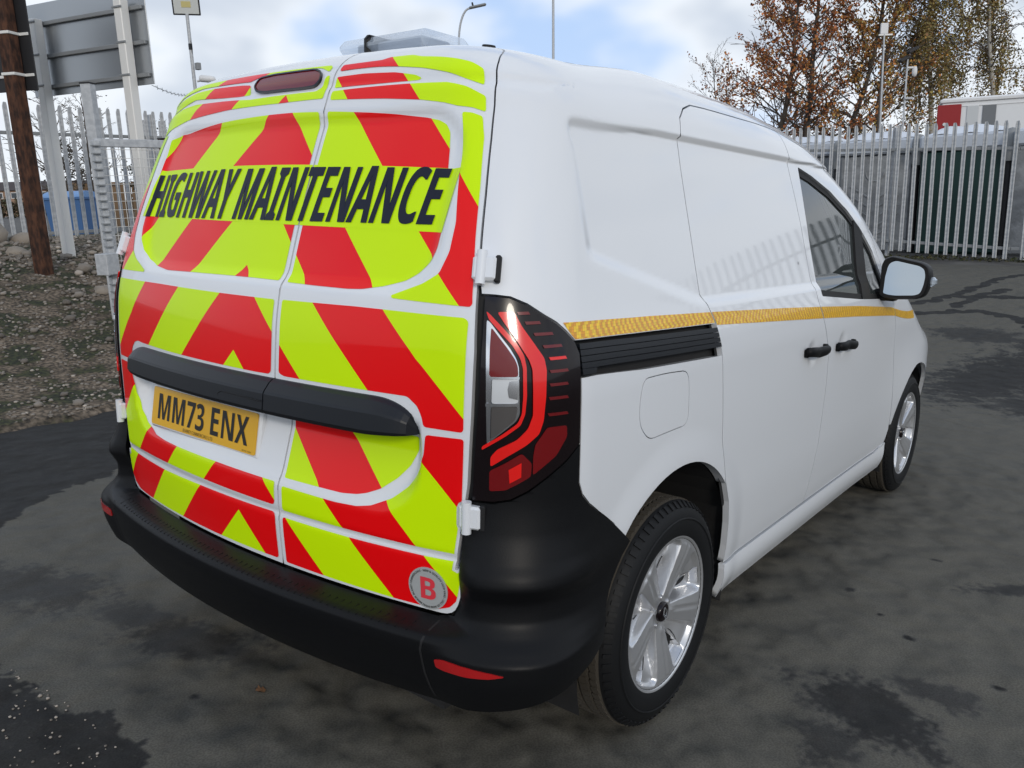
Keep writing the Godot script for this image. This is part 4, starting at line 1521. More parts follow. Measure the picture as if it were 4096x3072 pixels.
func rock_mesh(sd: int, m: StandardMaterial3D) -> ArrayMesh:
	var mb := MB.new()
	var nz := noise(sd, .9, 2)
	var N := 8
	var R := 5
	m.vertex_color_use_as_albedo = sd == 3
	for j in R + 1:
		for i in N + 1:
			var g := TAU * (i % N) / N
			var h := PI * j / R
			var o := Vector3(sin(h) * cos(g), cos(h), sin(h) * sin(g))
			mb.vert(o * (1.0 + .55 * nz.get_noise_3dv(o * 1.5)), o)
	for j in R:
		for i in N:
			var a := j * (N + 1) + i
			mb.tri(a, a + 1, a + N + 2); mb.tri(a, a + N + 2, a + N + 1)
	return mb.mesh(m)

func scatter(called: String, label: String, me: Mesh, spots: Array, rng: RandomNumberGenerator, sink: float):
	var mm := MultiMesh.new()
	mm.transform_format = MultiMesh.TRANSFORM_3D
	mm.use_colors = true
	mm.mesh = me
	mm.instance_count = spots.size()
	for i in spots.size():
		var q: Array = spots[i]
		var b := Basis.from_euler(Vector3(rng.randf() * 6, rng.randf() * 6, rng.randf() * 6)).scaled(Vector3(q[2], q[2] * .7, q[2]))
		mm.set_instance_transform(i, Transform3D(b, Vector3(q[0], gy(q[0], q[1]) + sink + q[2] * .55, q[1])))
		mm.set_instance_color(i, Color(.40 * q[3], .355 * q[3], .305 * q[3]))
	var o := MultiMeshInstance3D.new()
	o.name = called
	o.multimesh = mm
	add_child(o)
	o.set_meta("label", label); o.set_meta("kind", "stuff")

# ---------------------------------------------------------------- fences, posts, signs
var G := {}

func env_materials():
	G.galv = mat(.50, .515, .53, .5, .1)
	G.galv.albedo_texture = noise_tex(61, .03, 256, 4, ramp2(Color(.90, .905, .91), Color(1, 1, 1), .3, .7))
	G.galv.uv1_triplanar = true
	G.galv.uv1_scale = Vector3(2, 2, 2)
	G.galv_bright = mat(.74, .73, .70, .45, .05)
	G.galv_dull = mat(.26, .27, .275, .6, .25)
	G.rust = mat(.10, .045, .025, .9)
	G.rust.albedo_texture = noise_tex(62, .02, 256, 5, ramp2(Color(.45, .42, .42), Color(1, .95, .9), .25, .75))
	G.rust.uv1_triplanar = true
	G.rust.uv1_scale = Vector3(3, 1, 3)
	G.black = mat(.015, .015, .017, .6)
	G.white = mat(.70, .70, .70, .5)
	G.sheetback = mat(.36, .38, .40, .32, .65)
	G.brick = mat(.30, .19, .13, .9)
	G.roof = mat(.06, .05, .05, .9)
	G.pane = mat(.05, .06, .07, .1)
	G.bin = mat(.05, .13, .30, .5)
	G.binlid = mat(.16, .30, .55, .5)
	G.bark = mat(.085, .070, .058, .95)
	G.birch = mat(.42, .40, .36, .9)

func pale_mesh(h: float, w: float) -> ArrayMesh:
	# a corrugated W pale with a three pointed head
	var mb := MB.new()
	var pr := [[-.5, .0], [-.32, .016], [-.12, .0], [.12, .0], [.32, .016], [.5, .0]]
	for i in 5:
		var a: Array = pr[i]
		var b: Array = pr[i + 1]
		var ta: float = 0.0 if i == 0 else (.06 if i in [1, 3] else .06)
		var heads := [[.0, .055], [.055, .06], [.06, .06], [.06, .055], [.055, .0]]
		var ya: float = h - .06 + heads[i][0]
		var yb: float = h - .06 + heads[i][1]
		var nn := Vector3(-(b[1] - a[1]), 0, (b[0] - a[0]) * w).normalized()
		for e in [0.0, .004]:
			mb.face([Vector3(a[0] * w, 0, a[1] - e), Vector3(b[0] * w, 0, b[1] - e), Vector3(b[0] * w, yb, b[1] - e), Vector3(a[0] * w, ya, a[1] - e)], nn * (1 if e == 0.0 else -1))
	return mb.mesh(G.galv)

# a run of palisade fencing from a to b (tops given by the height function), pales facing side
func palisade(label: String, a: Vector3, b: Vector3, h: float, side: float, group: String, bay := 2.75, post_off := .5) -> Node3D:
	var f := thing("palisade_fence", label, "fence", a, group)
	var d := b - a
	var flat := Vector3(d.x, 0, d.z)
	var L := flat.length()
	var u := flat / L
	var out := Vector3(-u.z, 0, u.x) * side
	var bs := Basis(u * side, Vector3.UP, out)
	if bs.determinant() < 0: bs.x = -bs.x
	var me := pale_mesh(h, .068)
	var n := int(L / .155)
	var rng := RandomNumberGenerator.new()
	rng.seed = int(absf(a.x * 31 + a.z * 17)) + 3
	for i in n:
		var t := (i + .5) * .155
		inst(f, "pale", me, Transform3D(bs * Basis(Vector3.BACK, rng.randf_range(-.006, .006)), u * t + Vector3(0, d.y * t / L + rng.randf_range(-.008, .008), 0) + out * .028))
	var slope := (u * L + Vector3(0, d.y, 0)).normalized()
	var rb := Basis(slope, out.cross(slope), out)
	for y in [.17, h - .43]:
		var mb := MB.new()
		mb.box(u * L * .5 + Vector3(0, d.y * .5 + y, 0), Vector3(L, .05, .045), rb, .004)
		part(f, "rail", mb, G.galv_dull)
	var m := int(L / bay)
	var post := MB.new()
	post.box(Vector3(0, h * .5 - .08, 0), Vector3(.05, h + .06, .10), Basis.IDENTITY, .004)
	var pm := post.mesh(G.galv)
	for i in m + 1:
		var t := minf(post_off + i * bay, L)
		inst(f, "post", pm, Transform3D(bs, u * t + Vector3(0, d.y * t / L, 0) - out * .075))
	return f

func square_post(called: String, label: String, base: Vector3, h: float, w: float, m: Material, yaw := .5, cap := true, group := "") -> Node3D:
	var t := thing(called, label, "post", base, group)
	var mb := MB.new()
	mb.box(Vector3(0, h * .5 - .1, 0), Vector3(w, h + .2, w), Basis(Vector3.UP, yaw), .008)
	part(t, "shaft", mb, m)
	if cap:
		mb = MB.new()
		mb.box(Vector3(0, h + .006, 0), Vector3(w + .008, .012, w + .008), Basis(Vector3.UP, yaw), .004)
		part(t, "post_cap", mb, G.black)
	return t

func build_left():
	palisade("galvanised palisade fence along the top of the stony verge, behind the sign posts", Vector3(-11.85, .88, 2.0), Vector3(-11.95, .95, -12.5), 2.10, 1.0, "palisade fences")
	palisade("further palisade fence in the distance behind the verge fence and gate", Vector3(-19.6, 1.15, -10.6), Vector3(-19.9, 1.15, -16.5), 2.55, 1.0, "palisade fences")
	# grey sign board seen from behind on two posts
	var tl := Vector3(-9.43, 3.832, -3.83)
	var br := Vector3(-7.434, 2.806, -4.285)
	var ux := Vector3(br.x - tl.x, 0, br.z - tl.z)
	var W := ux.length()
	ux = ux / W
	var nz := Vector3(ux.z, 0, -ux.x)
	if nz.dot(Vector3(1.9, 1.4, 1.1) - tl) < 0: nz = -nz
	var sign := thing("sign_board", "grey metal sign board seen from behind on two galvanised posts", "sign", Vector3(-8.4, .68, -3.9))
	var o := sign.position
	var mb := MB.new()
	var ub := Basis(ux, Vector3.UP, nz)
	var mid := (tl + br) * .5 - o
	mb.box(mid + Vector3(0, .01, 0), Vector3(W, 1.06, .012), ub, .003)
	part(sign, "board", mb, G.sheetback)
	for y in [2.90, 3.25, 3.62]:
		mb = MB.new()
		mb.box(Vector3(mid.x, y - o.y, mid.z) + nz * .03, Vector3(W * .97, .045, .035), ub, .005)
		part(sign, "rail", mb, G.galv_dull)
	for k in [[.165, 3.66], [.875, 3.70]]:
		mb = MB.new()
		var b: Vector3 = tl.lerp(Vector3(br.x, tl.y, br.z), k[0]) + nz * .115
		var g := gy(b.x, b.z)
		mb.box(Vector3(b.x - o.x, (k[1] + g) * .5 - o.y - .1, b.z - o.z), Vector3(.115, k[1] - g + .2, .115), ub, .008)
		part(sign, "post", mb, G.galv_bright)
		for y in [2.90, 3.25, 3.62]:
			mb = MB.new()
			mb.box(Vector3(b.x, y, b.z) - o + nz * .062, Vector3(.15, .022, .014), ub, .003)
			part(sign, "clamp", mb, G.galv_dull)
	# dark board on a rusty post, at the left edge
	var rb := Vector3(-8.218, gy(-8.218, -3.105), -3.105)
	var rs := thing("rusty_sign", "dark sign board held by steel bands on a rust brown post", "sign", rb)
	mb = MB.new()
	mb.box(Vector3(0, 1.7, 0), Vector3(.15, 3.8, .15), Basis(Vector3.UP, .45), .012)
	part(rs, "post", mb, G.rust)
	var e0 := Vector3(-9.061, 3.774, -3.589) - rb
	var e1 := Vector3(-8.81, 2.721, -3.485) - rb
	var bx := Vector3(-.92, 0, .40).normalized()
	var bn := Vector3(bx.z, 0, -bx.x)
	if bn.dot(Vector3(1, 0, .4)) < 0: bn = -bn
	var ce := Vector3(e1.x, (e0.y + e1.y) * .5 + .05, e1.z) + bx * .75 - Vector3(0, 0, 0)
	# the board hangs behind the post
	ce = Vector3(0, ce.y, 0) - bn * .10 - bx * .0
	mb = MB.new()
	mb.box(ce + bx * .42, Vector3(1.25, 1.16, .014), Basis(bx, Vector3.UP, bn), .003)
	part(rs, "board", mb, G.black)
	for y in [-.42, .0, .42]:
		mb = MB.new()
		mb.box(Vector3(0, ce.y + y, 0) + bx * .42 - bn * .085, Vector3(1.22, .03, .012), Basis(bx, Vector3.UP, bn), .002)
		mb.box(Vector3(0, ce.y + y, 0), Vector3(.168, .03, .168), Basis(Vector3.UP, .45), .004)
		part(rs, "steel_band", mb, G.galv_bright)
	# gate: post, leaf and lock boxes
	square_post("gate_post", "thick galvanised gate post with a dark top under the grey sign board", Vector3(-6.30, gy(-6.3, -2.95), -2.95), 2.27, .10, G.galv, .55)
	var g0 := Vector3(-5.60, gy(-5.6, -2.6), -2.60)
	var gate := thing("mesh_gate", "open grey wire mesh gate with a slotted frame and lock boxes", "gate", g0)
	var gd := Vector3(.10, 0, -1.0).normalized()
	var gn := Vector3(-gd.z, 0, gd.x)
	var gb := Basis(gd, Vector3.UP, -gn)
	mb = MB.new()
	mb.box(Vector3(0, .90, 0), Vector3(.05, 1.84, .09), gb, .004)
	part(gate, "stile", mb, G.galv)
	mb = MB.new()
	mb.box(gd * 1.5 + Vector3(0, .90, 0), Vector3(.05, 1.84, .09), gb, .004)
	part(gate, "stile", mb, G.galv)
	for k in 27:
		mb = MB.new()
		mb.box(Vector3(0, .03 + k * .067, 0) + Vector3(.42, 0, .9).normalized() * .018 + gn * .03, Vector3(.06, .010, .07), gb)
		part(gate, "slot", mb, G.galv_dull)
	mb = MB.new()
	mb.box(gd * .75 + Vector3(0, 1.80, 0), Vector3(1.5, .07, .05), gb, .004)
	part(gate, "rail", mb, G.galv)
	mb = MB.new()
	mb.box(gd * .75 + Vector3(0, .12, 0), Vector3(1.5, .05, .05), gb, .004)
	part(gate, "rail", mb, G.galv)
	for k in 28:
		mb = MB.new()
		mb.tube(gd * (.04 + k * .052) + Vector3(0, .12, 0), gd * (.04 + k * .052) + Vector3(0, 1.8, 0), .0025, .0025, 5, false)
		part(gate, "wire", mb, G.galv_bright)
	for k in 22:
		mb = MB.new()
		mb.tube(Vector3(0, .17 + k * .075, 0) + gn * .004, gd * 1.5 + Vector3(0, .17 + k * .075, 0) + gn * .004, .0025, .0025, 5, false)
		part(gate, "wire", mb, G.galv_bright)
	for k in [[.0, .75, .06], [.19, .73, -.05]]:
		mb = MB.new()
		mb.box(gd * k[0] + Vector3(.05, k[1], k[2]), Vector3(.13, .19, .15), Basis(Vector3.UP, .35), .006)
		part(gate, "lock_box", mb, G.galv)
	square_post("rusty_stub_post", "short rust red post with a dark cap behind the mesh gate", Vector3(-7.15, gy(-7.15, -4.15), -4.15), 1.72, .10, G.rust, .3)
	square_post("timber_post", "dark square timber post standing behind the fence near the van roof", Vector3(-13.2, .9, -9.0), 2.35, .16, G.bark, .2, false)
	# barbed wire strand from the sign to the floodlight pole
	mb = MB.new()
	var w0 := Vector3(-7.70, 2.82, -4.4)
	var w1 := Vector3(-12.3, 3.42, -7.85)
	var last := w0
	for i in range(1, 25):
		var q := w0.lerp(w1, i / 24.0) - Vector3(0, .06 * sin(PI * i / 24.0), 0)
		mb.tube(last, q, .004, .004, 4, false)
		if i % 2 == 0:
			mb.tube(q + Vector3(-.02, .022, .01), q + Vector3(.02, -.022, -.01), .003, .003, 4)
			mb.tube(q + Vector3(.02, .022, .01), q + Vector3(-.02, -.022, -.01), .003, .003, 4)
		last = q
	solo("barbed_wire", mb, G.galv_dull, "single strand of barbed wire running from the grey sign to the floodlight pole", "wire")
	# floodlight pole with camera
	var fp := thing("floodlight_pole", "thin grey pole with a square floodlight and a white camera", "light pole", Vector3(-12.35, .95, -7.9))
	mb = MB.new()
	mb.tube(Vector3(0, -.1, 0), Vector3(-.10, 3.86, -.06), .036, .030, 10)
	part(fp, "pole", mb, G.galv)
	var fc := Vector3(-.10, 4.02, -.06)
	var fn := Vector3(.78, -.22, .58).normalized()
	var fxx := Vector3.UP.cross(fn).normalized()
	var fb := Basis(fxx, fn.cross(fxx), fn)
	mb = MB.new()
	mb.box(fc, Vector3(.47, .36, .06), fb, .01)
	part(fp, "floodlight", mb, G.black)
	var floodlight: Node3D = fp.get_node("floodlight")
	mb = MB.new()
	mb.box(fc + fn * .031, Vector3(.42, .31, .006), fb, .002)
	part(floodlight, "glass", mb, mat(.62, .64, .62, .2))
	mb = MB.new()
	mb.box(fc + fn * .036, Vector3(.16, .10, .004), fb, .001)
	part(floodlight, "diode_plate", mb, mat(.60, .52, .22, .4))
	mb = MB.new()
	mb.box(Vector3(.07, 2.95, -.06), Vector3(.09, .12, .08), Basis.IDENTITY, .006)
	part(fp, "junction_box", mb, G.galv_dull)
	mb = MB.new()
	mb.tube(Vector3(.02, 2.70, -.05), Vector3(.16, 2.72, -.10), .022, .022, 8)
	mb.lathe([Vector2(.0, .30), Vector2(.05, .27), Vector2(.062, .20), Vector2(.062, .02), Vector2(.05, 0), Vector2(0, 0)], Vector3(.10, 2.74, -.06), Vector3(.85, -.12, -.5).normalized(), 14)
	part(fp, "camera", mb, G.white)
	mb = MB.new()
	var cab := []
	for i in 12: cab.append(Vector3(-.07 - .03 * sin(i * .9), 3.7 - i * .08, -.05))
	mb.pipe(cab, .006, 5)
	mb.box(Vector3(-.07, 3.30, -.04), Vector3(.05, .10, .05))
	part(fp, "cable", mb, G.black)
	# blue wheeled bin beyond the fence
	var bin := thing("waste_bin", "blue four wheeled waste bin with a domed lid beyond the verge fence", "bin", Vector3(-19.0, gy(-19.0, -8.45), -8.45))
	bin.scale = Vector3(.80, .92, .80)
	mb = MB.new()
	var bt := Basis(Vector3.UP, .55)
	var lo := []
	var hi := []
	for w in [[-1, -1], [1, -1], [1, 1], [-1, 1]]:
		lo.append(bt * Vector3(w[0] * .50, .14, w[1] * .38)); hi.append(bt * Vector3(w[0] * .58, 1.08, w[1] * .48))
	for k in 4: mb.face([lo[k], lo[(k + 1) % 4], hi[(k + 1) % 4], hi[k]], (lo[k] + lo[(k + 1) % 4]) * Vector3(1, 0, 1))
	mb.face(lo, Vector3.DOWN)
	for k in 4: mb.box((hi[k] + hi[(k + 1) % 4]) * .5, Vector3((hi[k] - hi[(k + 1) % 4]).length() + .08, .07, .06), bt if k % 2 == 0 else bt * Basis(Vector3.UP, PI / 2), .01)
	part(bin, "tub", mb, G.bin)
	mb = MB.new()
	var prev := []
	for i in 9:
		var g := PI * i / 8
		var r := []
		for e in [-1.0, 1.0]: r.append(bt * Vector3(e * .60, 1.10 + sin(g) * .17, -cos(g) * .50))
		if prev.size():
			mb.face([prev[0], prev[1], r[1], r[0]], Vector3(0, sin(g), 0) + bt * Vector3(0, .1, -cos(g)))
			for e in 2: mb.face([prev[e], r[e], bt * Vector3((-1.0 if e == 0 else 1.0) * .60, 1.10, 0)], bt * Vector3(-1.0 if e == 0 else 1.0, 0, 0))
		prev = r
	part(bin, "lid", mb, G.binlid)
	for w in [[-.42, -.3], [.42, -.3], [.42, .3], [-.42, .3]]:
		mb = MB.new()
		var c := bt * Vector3(w[0], .09, w[1])
		mb.tube(c - bt.z * .03, c + bt.z * .03, .09, .09, 14)
		part(bin, "wheel", mb, G.black)
	# far houses, hedge, board fence
	var hu := Vector3(8.4, 0, -6.5).normalized()
	var names := ["brick house with a brown roof at the left end of the far row", "brick house in the middle of the far row behind the rusty post", "brick house at the right end of the far row above the blue bin"]
	for i in 3:
		var p := Vector3(-183.5, 0, -62.5) + hu * (i * 11.5)
		var h := thing("brick_house", names[i], "house", p, "far row of brick houses")
		var hz := Vector3(-hu.z, 0, hu.x)
		if hz.x < 0: hz = -hz
		var hb := Basis(hu, Vector3.UP, hz)
		mb = MB.new()
		mb.box(Vector3(0, 2.9, 0), Vector3(11.2, 5.9, 7), hb)
		part(h, "wall", mb, G.brick)
		mb = MB.new()
		var ridge := [hu * -5.8 + Vector3(0, 7.5 - i * .1, 0), hu * 5.8 + Vector3(0, 7.5 - i * .1, 0)]
		for e in [1.0, -1.0]:
			mb.face([ridge[0], ridge[1], hu * 5.8 + hz * e * 4.0 + Vector3(0, 5.7, 0), hu * -5.8 + hz * e * 4.0 + Vector3(0, 5.7, 0)], Vector3.UP + hz * e)
		for e in [0, 1]: mb.face([ridge[e], hu * (5.8 if e else -5.8) + hz * 3.9 + Vector3(0, 5.72, 0), hu * (5.8 if e else -5.8) - hz * 3.9 + Vector3(0, 5.72, 0)], hu * (1 if e else -1))
		part(h, "roof", mb, G.roof)
		for k in 4:
			mb = MB.new()
			mb.box(hu * (-4.2 + k * 2.8) + hz * 3.5 + Vector3(0, 4.75, 0), Vector3(1.3, 1.15, .12), hb)
			var wn := part(h, "window", mb, G.white)
			mb = MB.new()
			mb.box(hu * (-4.2 + k * 2.8) + hz * 3.55 + Vector3(0, 4.75, 0), Vector3(1.05, .9, .10), hb)
			part(wn, "pane", mb, G.pane)
	var rng := RandomNumberGenerator.new()
	rng.seed = 9
	var leaves := []
	for i in 9000:
		var t := rng.randf()
		var p := Vector3(-112, 0, -20).lerp(Vector3(-84, 0, -68), t)
		p += Vector3(rng.randf_range(-1.5, 1.5), 0, rng.randf_range(-1.5, 1.5))
		leaves.append([p + Vector3(0, gy(p.x, p.z) + pow(rng.randf(), .7) * (1.9 + .5 * sin(t * 40.0)), 0), rng.randf_range(.25, .5)])
	leaf_mass(self, "hedge", leaves, [Color(.075, .058, .032), Color(.11, .085, .045), Color(.05, .055, .028)], rng, "long brown hedge along the far side of the road")
	var bf := thing("board_fence", "brown timber board fence standing beyond the mesh gate", "fence", Vector3(-32.2, gy(-32.2, -16.5), -16.5))
	var bd := Vector3(.55, 0, -.83).normalized()
	for k in 18:
		mb = MB.new()
		mb.box(bd * (-2.2 + k * .25) + Vector3(0, .9, 0), Vector3(.23, 1.75 + .04 * (k % 3), .03), Basis(bd, Vector3.UP, bd.cross(Vector3.UP)), .004)
		part(bf, "board", mb, [mat(.17, .11, .06, .9), mat(.14, .09, .05, .9), mat(.20, .13, .075, .9)][k % 3] if k < 3 else (bf.get_child(k % 3) as MeshInstance3D).mesh.surface_get_material(0))
	# bare trees and dark shrubs beyond the fence
	tree("bare_tree", "bare grey branched tree behind the two galvanised sign posts", Vector3(-24.5, .75, -10.6), 4.6, 3, .10, [], 0, 1.0, .25, "bare trees beyond the verge fence")
	tree("bare_tree", "small bare tree on the skyline just left of the van roof", Vector3(-36, .75, -23), 5.2, 8, .10, [], 0, 1.0, .25, "bare trees beyond the verge fence")
	tree("bare_tree", "thin bare tree showing between the gate post and the sign posts", Vector3(-27, .75, -13.0), 4.4, 5, .09, [Color(.10, .085, .05)], 300, 1.0, .25, "bare trees beyond the verge fence", null, .06)
	tree("shrub", "dark evergreen shrub behind the mesh gate", Vector3(-27, .75, -15.2), 3.5, 12, .08, [Color(.022, .03, .014), Color(.035, .04, .018)], 2200, 1.3, .15, "dark shrubs beyond the gate", null, .08)
	tree("shrub", "tangled brown shrub left of the dark evergreen shrub", Vector3(-28.5, .75, -12.9), 3.0, 13, .08, [Color(.05, .04, .025), Color(.035, .035, .018)], 1500, 1.3, .15, "dark shrubs beyond the gate", null, .07)

# ---------------------------------------------------------------- trees
func leaf_mass(parent: Node3D, called: String, leaves: Array, cols: Array, rng: RandomNumberGenerator, label := "", hang := false):
	var lf := MB.new()
	for e in [0.0, 1.0]:
		var a := Vector3(0, 0, 0)
		var b := Vector3(.5, .10, .28) if e == 0 else Vector3(-.5, .10, .28)
		lf.face([a, b, Vector3(0, .0, 1.0)], Vector3.UP)
	var m := mat(1, 1, 1, .7)
	m.vertex_color_use_as_albedo = true
	m.cull_mode = BaseMaterial3D.CULL_DISABLED
	m.backlight_enabled = true
	m.backlight = Color(.45, .38, .26)
	var mm := MultiMesh.new()
	mm.transform_format = MultiMesh.TRANSFORM_3D
	mm.use_colors = true
	mm.mesh = lf.mesh(m)
	mm.instance_count = leaves.size()
	for i in leaves.size():
		var q: Array = leaves[i]
		var b := Basis.from_euler(Vector3(rng.randf_range(-1.5, 1.5), rng.randf() * TAU, rng.randf_range(-1, 1)))
		mm.set_instance_transform(i, Transform3D(b.scaled(Vector3.ONE * q[1]), q[0]))
		var c: Color = cols[rng.randi() % cols.size()]
		var k := rng.randf_range(.6, 1.35)
		mm.set_instance_color(i, Color(c.r * k, c.g * k, c.b * k))
	var o := MultiMeshInstance3D.new()
	o.name = called
	o.multimesh = mm
	parent.add_child(o, true)
	o.set_meta("kind", "stuff")
	if label: o.set_meta("label", label)

func tree(called: String, label: String, base: Vector3, h: float, sd: int, r0: float, cols: Array, n_leaf: int, spread: float, droop: float, group: String, trunk_m: Material = null, lsize := .16, low := .22):
	var t := thing(called, label, "shrub" if called == "shrub" else "tree", base, group)
	var rng := RandomNumberGenerator.new()
	rng.seed = sd
	var tm := MB.new()
	var bm := MB.new()
	var tips := []
	var p := Vector3.ZERO
	var d := Vector3(rng.randf_range(-.06, .06), 1, rng.randf_range(-.06, .06)).normalized()
	var N := 12
	var pts := [Vector3(0, -.2, 0)]
	for i in N:
		p += d * h / N
		d = (d + Vector3(rng.randf_range(-.12, .12), .05, rng.randf_range(-.12, .12))).normalized()
		pts.append(p)
	for i in N:
		tm.tube(pts[i], pts[i + 1], r0 * (1.0 - .88 * i / N), r0 * (1.0 - .88 * (i + 1) / N), 8, false)
	var limbs := int(h * 4.2) + 8
	for k in limbs:
		var u := lerpf(low, .98, (k + rng.randf()) / limbs)
		var fi := u * N
		var i := mini(int(fi), N - 1)
		var s: Vector3 = pts[i].lerp(pts[i + 1], fi - i)
		var g := k * 2.4 + rng.randf_range(-.4, .4)
		var ln := h * .36 * spread * (1.05 - u * .72) * rng.randf_range(.7, 1.15)
		var dir := Vector3(cos(g), lerpf(.35, 1.1, u) + rng.randf_range(-.15, .25), sin(g)).normalized()
		var rr := r0 * (1.0 - .85 * u) * .30 + .005
		var q := s
		var M2 := 6
		for e in M2:
			var q2 := q + dir * ln / M2
			bm.tube(q, q2, rr * (1.0 - .8 * e / M2), rr * (1.0 - .8 * (e + 1) / M2), 5, false)
			if e > 0:
				for w in 2:
					var td := (dir + Vector3(rng.randf_range(-1, 1), rng.randf_range(-.3, .8), rng.randf_range(-1, 1)) * .8).normalized()
					var tl := ln * .34 * rng.randf_range(.5, 1.1)
					var a := q2
					for f in 3:
						var b := a + td * tl / 3
						bm.tube(a, b, rr * .26 + .003, rr * .16 + .002, 4, false)
						tips.append([a, b])
						if f == 1:
							var t3 := (td + Vector3(rng.randf_range(-1, 1), rng.randf_range(-.4, .7), rng.randf_range(-1, 1)) * .9).normalized()
							bm.tube(b, b + t3 * tl * .5, rr * .14 + .002, .002, 3, false)
							tips.append([b, b + t3 * tl * .5])
						a = b
						td = (td + Vector3(0, -droop, 0)).normalized()
			q = q2
			dir = (dir + Vector3(rng.randf_range(-.18, .18), rng.randf_range(-.10, .22) - droop * .25, rng.randf_range(-.18, .18))).normalized()
	part(t, "trunk", tm, trunk_m if trunk_m else G.bark)
	part(t, "branches", bm, G.bark)
	if n_leaf > 0:
		var nn := noise(sd + 100, .35, 2)
		var leaves := []
		var guard := 0
		while leaves.size() < n_leaf and guard < n_leaf * 4:
			guard += 1
			var e: Array = tips[rng.randi() % tips.size()]
			var q: Vector3 = e[0].lerp(e[1], rng.randf()) + Vector3(rng.randfn(0, .10), rng.randfn(0, .10), rng.randfn(0, .10))
			if nn.get_noise_3dv(q) < -.12: continue
			leaves.append([q, lsize * rng.randf_range(.6, 1.3)])
			if droop > .6:
				var L := rng.randf_range(.5, 2.6)
				for k in 16: leaves.append([q - Vector3(rng.randfn(0, .035), L * (k + rng.randf()) / 16, rng.randfn(0, .035)), lsize * rng.randf_range(.6, 1.2)])
		leaf_mass(t, "foliage", leaves, cols, rng)

